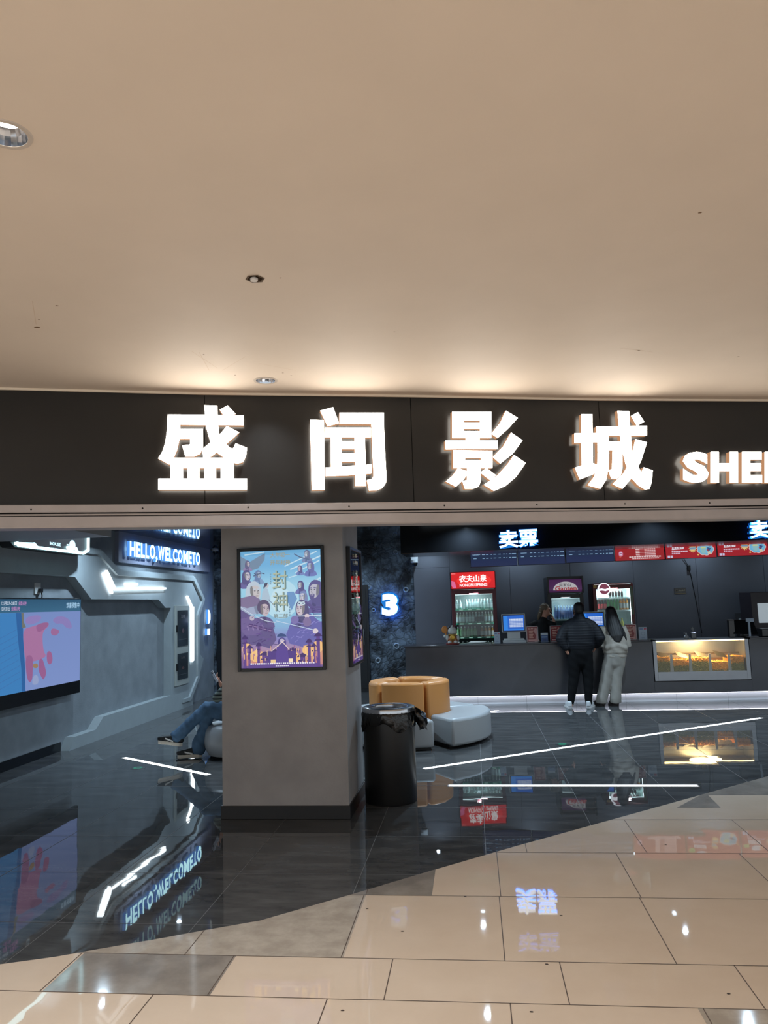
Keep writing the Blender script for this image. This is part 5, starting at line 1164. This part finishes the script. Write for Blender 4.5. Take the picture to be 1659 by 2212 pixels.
def face_details(P, root, s=1.0):
    for q in (-1, 1):
        MB().ball(P(q * .03, .088, .012), .009 * s, 8).build('eye', mat('eye_dark', (30, 24, 22), .3), root); MB().tube([P(q * .045, .088, .034), P(q * .018, .096, .037)], .0045 * s, 6).build('eyebrow', mat('brow_dark', (36, 28, 24), .7), root)
    MB().tube([P(-.02, .094, -.046), P(.02, .094, -.046)], .005 * s, 6).build('mouth', mat('lips', (160, 84, 78), .5), root)
def hand(m, w_, d, up, s=1.0, curl=.5, thumb=1):
    """palm and five bent fingers growing from wrist w_ along d; up is the back of the hand"""
    w_, d, up = V3(w_), V3(d).normalized(), V3(up); up = (up - d * up.dot(d)).normalized(); r = d.cross(up)
    m.tube([w_, w_ + d * .05 * s, w_ + d * .085 * s], [(.024 * s, .016 * s), (.036 * s, .014 * s), (.036 * s, .012 * s)], 10, side=r)
    for k, (off, ln_) in enumerate(((-.028, .068), (-.0095, .078), (.0095, .073), (.027, .056))):
        b = w_ + d * .085 * s + r * off * s; d1 = (d - up * curl * .6).normalized(); d2 = (d - up * curl * 1.8).normalized(); d3 = (d * .6 - up * curl * 2.4).normalized()
        a1 = b + d1 * ln_ * .45 * s; a2 = a1 + d2 * ln_ * .32 * s; a3 = a2 + d3 * ln_ * .23 * s
        m.tube([b - d * .02 * s, b, a1, a2, a3], [.009 * s, .0092 * s, .0085 * s, .0078 * s, .0068 * s], 8)
    b = w_ + d * .03 * s + r * (-.03 * thumb) * s; t1 = b + (d * .6 - r * thumb * .7 - up * .3).normalized() * .038 * s; t2 = t1 + (d * .9 - r * thumb * .2 - up * .5).normalized() * .03 * s
    m.tube([b - d * .01, b, t1, t2], [.013 * s, .0125 * s, .0105 * s, .008 * s], 8)
def shoe(m, heel, toe, h=.075, wd=.043):
    heel, toe = V3(heel), V3(toe); d = (toe - heel).normalized(); L = (toe - heel).length; s_ = V3((-d.y, d.x, 0))
    for q in (.12, .3, .5, .7, .86): m.tube([heel + d * L * q + V3((0, 0, .018)), heel + d * L * q + V3((0, 0, max(.03, h * (1 - q * .62))))], [(wd * (.82 + .35 * q if q < .7 else 1.0 - (q - .7)), .05)] * 2, 12, side=s_, cap=.45)
    return m
def sole(m, heel, toe, wd=.046, z=.012):
    heel, toe = V3(heel), V3(toe); d = (toe - heel).normalized(); s_ = V3((-d.y, d.x, 0)); L = (toe - heel).length; n = 9; top = []
    for q in range(n + 1): f_ = q / n; top.append(heel + d * L * f_ + s_ * wd * (.8 + .3 * math.sin(f_ * 2.2) - (.55 if q in (0, n) else 0)))
    for q in range(n, -1, -1): f_ = q / n; top.append(heel + d * L * f_ - s_ * wd * (.8 + .3 * math.sin(f_ * 2.2) - (.55 if q in (0, n) else 0)))
    return m.prism(top, (0, 0, .026))

# ---- man in the black padded jacket, seen from behind
t = thing('person', 'person seen from behind at the counter in black padded jacket and white shoes', 'person', (1.66, 12.9, 0), 'customers at the counter')
hip = V3((1.70, 12.93, .88)); chest = V3((1.715, 13.0, 1.24)); neck = V3((1.735, 13.04, 1.42)); hd = V3((1.735, 13.05, 1.535))
kl, kr = V3((1.575, 12.92, .47)), V3((1.80, 12.92, .47)); al, ar = V3((1.495, 12.87, .09)), V3((1.775, 12.86, .09))
sl, sr = V3((1.535, 13.0, 1.295)), V3((1.91, 13.0, 1.295)); el, er = V3((1.40, 12.91, 1.08)), V3((2.03, 12.91, 1.08)); wl_, wr_ = V3((1.47, 12.88, .93)), V3((1.97, 13.02, .95))
m = MB()
m.tube([hip, (hip + chest) / 2, chest, neck], [(.16, .11), (.145, .1), (.17, .11), (.06, .06)], 14, side=(1, 0, 0)); m.tube([neck - V3((0, 0, .03)), hd], [.055, .055], 10)
for s_, e_, w_, k_, a_, hx in ((sl, el, wl_, kl, al, -.09), (sr, er, wr_, kr, ar, .09)):
    m.tube([chest + V3((hx, 0, .09)), s_, e_, w_], [.06, .055, .042, .03], 10); m.tube([hip + V3((hx, 0, -.02)), k_, a_, a_ + V3((0, 0, -.04))], [.085, .06, .042, .04], 10); m.tube([a_ + V3((0, -.02, -.04)), a_ + V3((0, .13, -.055))], [.032, .028], 8)
hand(m, wl_, (.35, .15, -.9), (-.8, -.5, -.2), .95, .5, -1); hand(m, wr_, (-.3, .5, -.8), (.8, -.3, -.2), .95, .5, 1)
Pm = head_mesh(m, hd, (.08, 1, -.08)); flesh('body', m, skin, t, .008, 4); face_details(Pm, t)
quilt = lambda co: .0022 * math.sin(co.z * 2 * math.pi / .042) * (1 if co.z > .9 else 0)
jm = mat('black_jacket', (20, 22, 27), .6, spec=.2); m = MB()
m.tube([V3((1.71, 12.95, .985)), V3((1.715, 12.97, 1.12)), V3((1.72, 13.0, 1.28)), V3((1.73, 13.03, 1.37)), V3((1.735, 13.04, 1.44))], [(.235, .16), (.245, .165), (.235, .15), (.15, .11), (.085, .085)], 18, side=(1, 0, 0))
m.tube([V3((1.70, 12.94, .94)), V3((1.71, 12.95, 1.0))], [(.21, .145), (.24, .165)], 18, side=(1, 0, 0))
for s_, e_, w_ in ((sl, el, wl_), (sr, er, wr_)): m.tube([V3((1.72 + (s_.x - 1.72) * .6, 13.01, 1.335)), s_, (s_ + e_) / 2 + V3(((s_.x - 1.72) * .09, 0, 0)), e_, (e_ + w_) / 2, w_ + V3((0, 0, .015))], [.085, .088, .092, .086, .074, .056], 14)
flesh('padded_jacket', m, jm, t, .011, 5, quilt)
m = MB(); tm = mat('black_trousers', (12, 13, 15), .8, spec=.15)
m.tube([V3((1.70, 12.94, .97)), V3((1.70, 12.93, .84)), V3((1.70, 12.93, .72))], [(.185, .135), (.195, .14), (.17, .12)], 16, side=(1, 0, 0))
for k_, a_, hx in ((kl, al, -.085), (kr, ar, .085)): m.tube([hip + V3((hx, 0, -.02)), (hip + V3((hx, 0, -.02))) * .6 + k_ * .4, k_, (k_ + a_) / 2, a_ + V3((0, 0, .0)), a_ + V3((0, .005, -.04))], [.115, .108, .088, .075, .056, .05], 14, cap=.3)
flesh('trousers', m, tm, t, .012, 5, lambda co: .002 * math.sin(co.z * 46 + co.x * 30))
hm = mat('black_hair', (12, 11, 11), .55); m = MB(); m.ball(Pm(0, -.02, .058), (.088, .096, .084), 18); m.ball(Pm(0, -.045, .01), (.082, .07, .08), 16); flesh('hair', m, hm, t, .01, 3, lambda co: .002 * math.sin(co.x * 300))
wsm = mat('white_shoe', (206, 210, 212), .5)
for h_, tt in (((1.475, 12.80, 0), (1.455, 13.06, 0)), ((1.755, 12.80, 0), (1.86, 13.03, 0))):
    q = flesh('shoe', shoe(MB(), V3(h_) + V3((0, 0, .014)), V3(tt) + V3((0, 0, .014)), .085), wsm, t, .008, 4); sole(MB(), h_, tt).build('sole', mat('white_sole', (216, 216, 214), .5), q)

# ---- long-haired woman in the cream jacket, seen from behind
t = thing('person', 'person with long black hair in cream jacket and beige wide trousers at the counter', 'person', (2.1, 12.9, 0), 'customers at the counter')
hip = V3((2.27, 12.93, .82)); chest = V3((2.27, 13.02, 1.14)); neck = V3((2.265, 13.05, 1.31)); hd = V3((2.255, 13.06, 1.455))
kl, kr = V3((2.10, 12.91, .46)), V3((2.26, 12.91, .46)); al, ar = V3((2.0, 12.87, .09)), V3((2.215, 12.86, .09))
sl, sr = V3((2.11, 13.03, 1.22)), V3((2.43, 13.03, 1.22)); el, er = V3((2.07, 12.98, .98)), V3((2.47, 12.98, .96)); wl_, wr_ = V3((2.03, 13.17, 1.0)), V3((2.40, 13.18, .99))
m = MB(); m.tube([hip, (hip + chest) / 2, chest, neck], [(.15, .11), (.125, .09), (.145, .1), (.05, .05)], 14, side=(1, 0, 0)); m.tube([neck - V3((0, 0, .03)), hd], [.045, .045], 10)
for s_, e_, w_, k_, a_, hx in ((sl, el, wl_, kl, al, -.08), (sr, er, wr_, kr, ar, .08)):
    m.tube([chest + V3((hx, 0, .07)), s_, e_, w_], [.05, .045, .036, .026], 10); m.tube([hip + V3((hx, 0, -.02)), k_, a_, a_ + V3((0, 0, -.04))], [.08, .055, .038, .036], 10); m.tube([a_ + V3((0, -.02, -.04)), a_ + V3((0, .12, -.055))], [.03, .026], 8)
hand(m, wl_, (.25, .95, -.1), (0, .1, 1), .9, .3, 1); hand(m, wr_, (-.25, .95, -.1), (0, .1, 1), .9, .3, -1)
Pw = head_mesh(m, hd, (-.15, 1, -.05), .95); flesh('body', m, skin, t, .008, 4); face_details(Pw, t, .95)
m = MB(); jm = mat('cream_jacket', (150, 143, 132), .8, noise=.06, nscale=20)
m.tube([V3((2.27, 12.94, .80)), V3((2.28, 12.95, .93)), V3((2.275, 12.99, 1.08)), V3((2.27, 13.03, 1.21)), V3((2.265, 13.05, 1.27))], [(.185, .145), (.205, .16), (.19, .145), (.13, .1), (.075, .075)], 18, side=(1, 0, 0))
m.tube([V3((2.14, 12.86, .93)), V3((2.28, 12.84, .96)), V3((2.42, 12.86, .92))], [.05, .06, .05], 12); m.tube([V3((2.38, 12.95, 1.14)), V3((2.40, 12.93, 1.08))], [.05, .05], 12)
for s_, e_, w_ in ((sl, el, wl_), (sr, er, wr_)): m.tube([V3((2.27 + (s_.x - 2.27) * .6, 13.03, 1.2)), s_, (s_ + e_) / 2, e_, (e_ + w_) / 2, w_], [.075, .08, .085, .08, .068, .052], 14)
flesh('jacket', m, jm, t, .011, 4, lambda co: .006 * math.sin(co.z * 38 + co.x * 22) * math.sin(co.x * 17 + 1) + (.004 * math.sin(co.z * 90) if co.z < .86 else 0))
m = MB(); tm = mat('beige_trousers', (138, 134, 126), .85, noise=.05, nscale=14)
m.tube([V3((2.27, 12.94, .88)), V3((2.265, 12.93, .78)), V3((2.255, 12.92, .68))], [(.165, .13), (.175, .135), (.155, .12)], 16, side=(1, 0, 0))
for k_, a_, hx in ((kl, al, -.07), (kr, ar, .07)): m.tube([hip + V3((hx, 0, -.03)), (hip + V3((hx, 0, -.03))) * .6 + k_ * .4, k_, (k_ + a_) / 2, a_ + V3((0, 0, .02)), a_ + V3((0, .005, -.03))], [.105, .105, .094, .088, .09, .092], 14, cap=.12)
flesh('trousers', m, tm, t, .012, 4, lambda co: .002 * math.sin(co.z * 30 + co.x * 40))
m = MB(); m.ball(Pw(0, -.02, .056), (.085, .092, .085), 18)
m.tube([Pw(0, -.05, .06), V3((2.27, 12.965, 1.36)), V3((2.285, 12.90, 1.22)), V3((2.305, 12.84, 1.11)), V3((2.30, 12.815, 1.03))], [(.082, .065), (.105, .07), (.125, .055), (.10, .035), (.05, .018)], 16, side=(1, 0, 0))
m.tube([Pw(.06, .0, .0), V3((2.36, 12.97, 1.28)), V3((2.41, 12.92, 1.16)), V3((2.455, 12.90, 1.05))], [(.03, .04), (.045, .04), (.04, .03), (.014, .012)], 10, side=(1, 0, 0)); m.tube([Pw(-.06, .0, .0), V3((2.19, 12.95, 1.28)), V3((2.20, 12.88, 1.12))], [(.03, .04), (.035, .035), (.015, .015)], 10, side=(1, 0, 0))
flesh('long_hair', m, mat('black_hair'), t, .008, 4, lambda co: .0012 * math.sin(co.x * 190 + co.z * 25))
bsm = mat('brown_shoe', (44, 36, 34), .7)
for h_, tt in (((2.02, 12.83, 0), (1.90, 13.03, 0)), ((2.225, 12.81, 0), (2.165, 13.05, 0))):
    q = flesh('shoe', shoe(MB(), V3(h_) + V3((0, 0, .014)), V3(tt) + V3((0, 0, .014)), .09, .05), bsm, t, .008, 4); sole(MB(), h_, tt, .05).build('sole', mat('dark_sole', (36, 32, 30), .7), q)

t.location.y += .10

# ---- staff behind the counter
def staff(x, y, top, f, hairc, label, hand_up, long_):
    t = thing('person', label, 'person', (x, y, 0), 'staff behind the counter')
    k = top / 1.66; hd = V3((x + .03, y, 1.535 * k)); neck = V3((x - .01, y, 1.40 * k)); chest = V3((x - .04, y, 1.2 * k)); hip = V3((x - .05, y, .86 * k))
    m = MB(); m.tube([hip, (hip + chest) / 2, chest, neck], [(.15, .11), (.12, .09), (.16, .1), (.05, .05)], 14, side=(1, 0, 0)); m.tube([neck - V3((0, 0, .04)), hd], [.048, .048], 10)
    sl, sr = chest + V3((-.18, 0, .09)), chest + V3((.18, -.02, .09))
    el, er = (sl + V3((-.03, -.02, -.26)), sr + V3((.06, -.06, -.25))); wl_ = el + V3((.08, -.18, .0)); wr_ = hd + V3((.135, -.03, -.16)) if hand_up else er + V3((-.05, -.2, 0))
    for s_, e_, w_, hx in ((sl, el, wl_, -.08), (sr, er, wr_, .08)):
        m.tube([chest + V3((hx, 0, .08)), s_, e_, w_], [.055, .048, .038, .026], 10); kk = V3((x - .05 + hx, y + .01, .46 * k)); m.tube([hip + V3((hx, 0, -.02)), kk, V3((x - .05 + hx, y + .02, .07))], [.08, .058, .04], 10); m.tube([V3((x - .05 + hx, y + .03, .04)), V3((x - .05 + hx, y - .13, .035))], [.036, .03], 8)
    hand(m, wl_, (.2, -.9, -.1), (0, -.1, 1), .9, .4, -1); hand(m, wr_, (-.3, -.1, .9) if hand_up else (0, -.9, -.1), (1, -.3, .2) if hand_up else (0, 0, 1), .9, .9, 1)
    P = head_mesh(m, hd, f, .95); flesh('body', m, skin, t, .009, 4); face_details(P, t, .95)
    m = MB(); tp = mat('black_top', (18, 19, 22), .75)
    m.tube([hip + V3((0, 0, .0)), (hip + chest) / 2, chest, chest + V3((.01, 0, .1)), neck - V3((0, 0, .02))], [(.18, .135), (.165, .12), (.19, .125), (.13, .1), (.065, .065)], 16, side=(1, 0, 0))
    for s_, e_, w_ in ((sl, el, wl_), (sr, er, wr_)): m.tube([chest + V3(((s_.x - chest.x) * .6, 0, .1)), s_, e_, w_ * .75 + e_ * .25], [.075, .07, .06, .042], 12)
    flesh('black_top', m, tp, t, .011, 4)
    m = MB(); m.tube([hip + V3((0, 0, .03)), hip + V3((0, 0, -.12))], [(.17, .13), (.17, .125)], 16, side=(1, 0, 0))
    for hx in (-.08, .08): m.tube([hip + V3((hx, 0, -.08)), V3((x - .05 + hx, y + .01, .46 * k)), V3((x - .05 + hx, y + .02, .1))], [.1, .075, .06], 12)
    flesh('trousers', m, mat('black_trousers'), t, .013, 4)
    for hx in (-.08, .08): flesh('shoe', shoe(MB(), (x - .05 + hx, y + .09, .01), (x - .05 + hx, y - .16, .01)), mat('black_shoe', (18, 18, 19), .5), t, .01, 3)
    m = MB(); m.ball(P(0, -.022, .056), (.088, .09, .082), 18)
    if long_: m.tube([P(0, -.055, .05), P(.0, -.085, -.04), P(.0, -.115, -.14), P(0, -.12, -.2)], [(.07, .05), (.066, .045), (.05, .035), (.02, .015)], 14, side=P(1, 0, 0) - P(0, 0, 0))
    flesh('hair', m, hairc, t, .009, 3, lambda co: .002 * math.sin(co.x * 260 + co.z * 30))
    return t, P
t, P = staff(1.285, 14.4, 1.655, (1, -.35, -.12), mat('light_brown_hair', (112, 96, 76), .55), 'person with light brown hair behind the counter, hand at the mouth', True, True)
m = MB(); m.tube([P(-.085, -.02, .03), P(-.075, -.03, .1), P(0, -.035, .145), P(.075, -.03, .1), P(.085, -.02, .03)], .007, 6); m.build('headset_band', mat('headset_black', (14, 14, 15), .4), t)
for q in (.035, -.06): MB().ball(P(.06, -.085, q + .02), .012, 8).build('hair_clip', mat('pearl_clip', (230, 230, 226), .25), t)
staff(1.86, 14.4, 1.56, (-.2, -1, -.3), mat('black_hair'), 'person with dark hair behind the counter, mostly hidden by the man in the jacket', False, False)

# ---- person sitting on the pouf with a phone, mostly behind the pillar
px_, py_ = -2.90, 9.28
t = thing('round_pouf', 'round white pouf under the seated person left of the pillar', 'pouf', (px_, py_, 0))
soft(MB().lathe([(.30, .02), (.34, .03), (.385, .12), (.395, .2), (.385, .30), (.35, .365), (.30, .385), (.0001, .39)], (px_, py_, 0), 40).build('cushion', white_l, t)); MB().lathe([(.31, 0), (.33, .03)], (px_, py_, 0), 40, cap0=True).build('plinth', mat('sofa_plinth'), t)
t = thing('person', 'person in jeans sitting cross-legged with a phone, half hidden by the pillar', 'person', (px_, py_, 0))
hipc = V3((-2.72, 9.22, .49)); chest = V3((-2.76, 9.22, .90)); neck = V3((-2.80, 9.22, 1.06)); hd = V3((-2.87, 9.2, 1.18))
# floor leg and crossed leg
kf = V3((-3.21, 9.15, .50)); af = V3((-3.33, 9.10, .115)); kc = V3((-3.245, 9.12, .575)); ac = V3((-3.545, 9.0, .27))
m = MB(); m.tube([hipc, (hipc + chest) / 2, chest, neck], [(.12, .16), (.1, .13), (.11, .16), (.05, .05)], 14, side=(1, 0, 0)); m.tube([neck - V3((0, 0, .03)), hd], [.048, .048], 10)
m.tube([hipc + V3((-.02, .07, 0)), kf, af], [.085, .06, .04], 10); m.tube([hipc + V3((-.02, -.07, .03)), kc, ac], [.085, .06, .04], 10)
m.tube([af, af + V3((.03, 0, -.06)), af + V3((-.12, -.03, -.085))], [.036, .034, .026], 8); m.tube([ac, ac + V3((.02, 0, -.05)), ac + V3((-.13, -.05, -.045))], [.036, .034, .026], 8)
# arm resting across the lap, elbow forward; other forearm raised with the phone
s1, e1, w1 = chest + V3((-.03, -.17, .06)), V3((-3.065, 9.02, .685)), V3((-2.86, 9.0, .66))
s2, e2, w2 = chest + V3((-.03, .15, .06)), V3((-2.93, 9.05, .70)), V3((-3.015, 9.03, .865))
m.tube([chest + V3((0, -.1, .08)), s1, e1, w1], [.055, .048, .038, .027], 10); m.tube([chest + V3((0, .1, .08)), s2, e2, w2], [.055, .048, .038, .027], 10)
hand(m, w1, (.95, 0, .1), (0, -.2, 1), .9, .5, 1)
hand(m, w2, (-.5, 0, .85), (-.75, -.25, -.4), .9, .35, -1)
P = head_mesh(m, hd, (-.9, -.1, -.45), .95, (-.4, 0, 1)); flesh('body', m, skin, t, .0065, 3); face_details(P, t, .95)
jn = mat('blue_jeans', (74, 104, 132), .8, noise=.22, nscale=9, bump=.2, bscale=160)
m = MB(); m.tube([hipc + V3((.02, 0, .1)), hipc + V3((0, 0, -.02))], [(.14, .18), (.15, .19)], 16, side=(1, 0, 0))
m.tube([hipc + V3((0, .07, -.01)), kf + V3((.1, .01, .01)), kf, (kf + af) / 2 + V3((.015, 0, 0)), af + V3((.01, 0, .05)), af + V3((.015, 0, -.015))], [.1, .09, .08, .072, .078, .085], 14)
m.tube([hipc + V3((0, -.08, .03)), (hipc + kc) / 2 + V3((0, -.01, .01)), kc + V3((.03, 0, .0)), (kc + ac) / 2 + V3((0, 0, -.01)), ac + V3((.05, .02, .04)), ac + V3((.0, .0, -.005))], [.105, .098, .085, .072, .074, .082], 14)
flesh('jeans', m, jn, t, .010, 4, lambda co: .004 * math.sin(co.z * 60 + co.x * 45) * math.sin(co.x * 26))
bks = mat('black_trainer', (20, 22, 23), .6); sol = mat('cream_sole', (206, 198, 184), .6)
for c, d in ((af + V3((.055, .0, -.105)), V3((-1, -.28, 0))), (ac + V3((.07, .0, -.115)), V3((-1, -.30, .18)))):
    d = d.normalized(); h_ = c; tt = c + d * .28
    q = flesh('trainer', shoe(MB(), h_ + V3((0, 0, .03)), tt + V3((0, 0, .03)), .095, .042), bks, t, .007, 3)
    m = MB(); s_ = V3((-d.y, d.x, 0)).normalized(); top = []
    for i in range(9): top.append(h_ + d * .28 * i / 8 + s_ * (.042 + .008 * math.sin(i) - (.02 if i in (0, 8) else 0)))
    for i in range(8, -1, -1): top.append(h_ + d * .28 * i / 8 - s_ * (.042 + .008 * math.sin(i) - (.02 if i in (0, 8) else 0)))
    m.prism(top, (0, 0, .042)); m.build('sole', sol, q, bevel=.006)
    MB().obox(h_ + d * .15 + s_ * .047 + V3((0, 0, .062)), d * .045 + V3((0, 0, .012)), s_ * .004, (0, 0, .008)).build('stripe', mat('white_stripe', (226, 226, 222), .5), q)
m = MB()
m.tube([hipc + V3((0, 0, .06)), (hipc + chest) / 2, chest, chest + V3((-.02, 0, .1)), neck - V3((0, 0, .02))], [(.145, .185), (.13, .16), (.135, .185), (.1, .13), (.06, .06)], 16, side=(1, 0, 0))
m.tube([chest + V3((0, -.1, .09)), s1, (s1 + e1) / 2, e1 + V3((.01, 0, .02))], [.075, .07, .066, .060], 12); m.tube([chest + V3((0, .1, .09)), s2, (s2 + e2) / 2, e2 + V3((.0, 0, .02))], [.075, .07, .066, .058], 12)
sm_ = bpy.data.materials.new('striped_knit'); sm_.use_nodes = True; nt = sm_.node_tree; b_ = nt.nodes['Principled BSDF']; b_.inputs['Roughness'].default_value = .8
tc = nt.nodes.new('ShaderNodeTexCoord'); wv = nt.nodes.new('ShaderNodeTexWave'); wv.bands_direction = 'Z'; wv.inputs['Scale'].default_value = 7; rp = nt.nodes.new('ShaderNodeValToRGB'); rp.color_ramp.interpolation = 'CONSTANT'
rp.color_ramp.elements[0].color = (*lin((120, 132, 124)), 1); rp.color_ramp.elements[1].position = .68; rp.color_ramp.elements[1].color = (*lin((26, 36, 38)), 1)
nt.links.new(tc.outputs['Object'], wv.inputs['Vector']); nt.links.new(wv.outputs['Fac'], rp.inputs['Fac']); nt.links.new(rp.outputs['Color'], b_.inputs['Base Color'])
flesh('striped_top', m, sm_, t, .010, 3)
m = MB(); m.ball(P(0, -.022, .056), (.088, .09, .082), 18); m.tube([P(0, -.055, .05), P(.0, -.085, -.04), P(.0, -.10, -.16)], [(.07, .05), (.066, .045), (.03, .025)], 14, side=(0, 1, 0)); flesh('hair', m, mat('black_hair'), t, .009, 3)
t = thing('mobile_phone', 'white mobile phone held up by the seated person', 'phone', w2 + V3((-.07, 0, .07)))
n = V3((.70, .62, .36)).normalized(); d = V3((-.42, 0, .9)); d = (d - n * d.dot(n)).normalized(); c = w2 + V3((-.072, -.01, .088)); s_ = d.cross(n).normalized()
MB().obox(c, d * .075, s_ * .036, n * .0045).build('case', mat('phone_white', (206, 210, 216), .3), t, bevel=.004)
MB().obox(c + n * .0048, d * .07, s_ * .033, n * .0006).build('display', mat('phone_display', (20, 22, 26), .1, emit=(150, 180, 210), es=.5), t)
MB().obox(c - n * .0055 + d * .05 + s_ * .012, d * .014, s_ * .012, n * .0015).build('camera_bump', mat('phone_black', (14, 14, 16), .2), t)
if _to.name in COL.objects: bpy.data.objects.remove(_to)
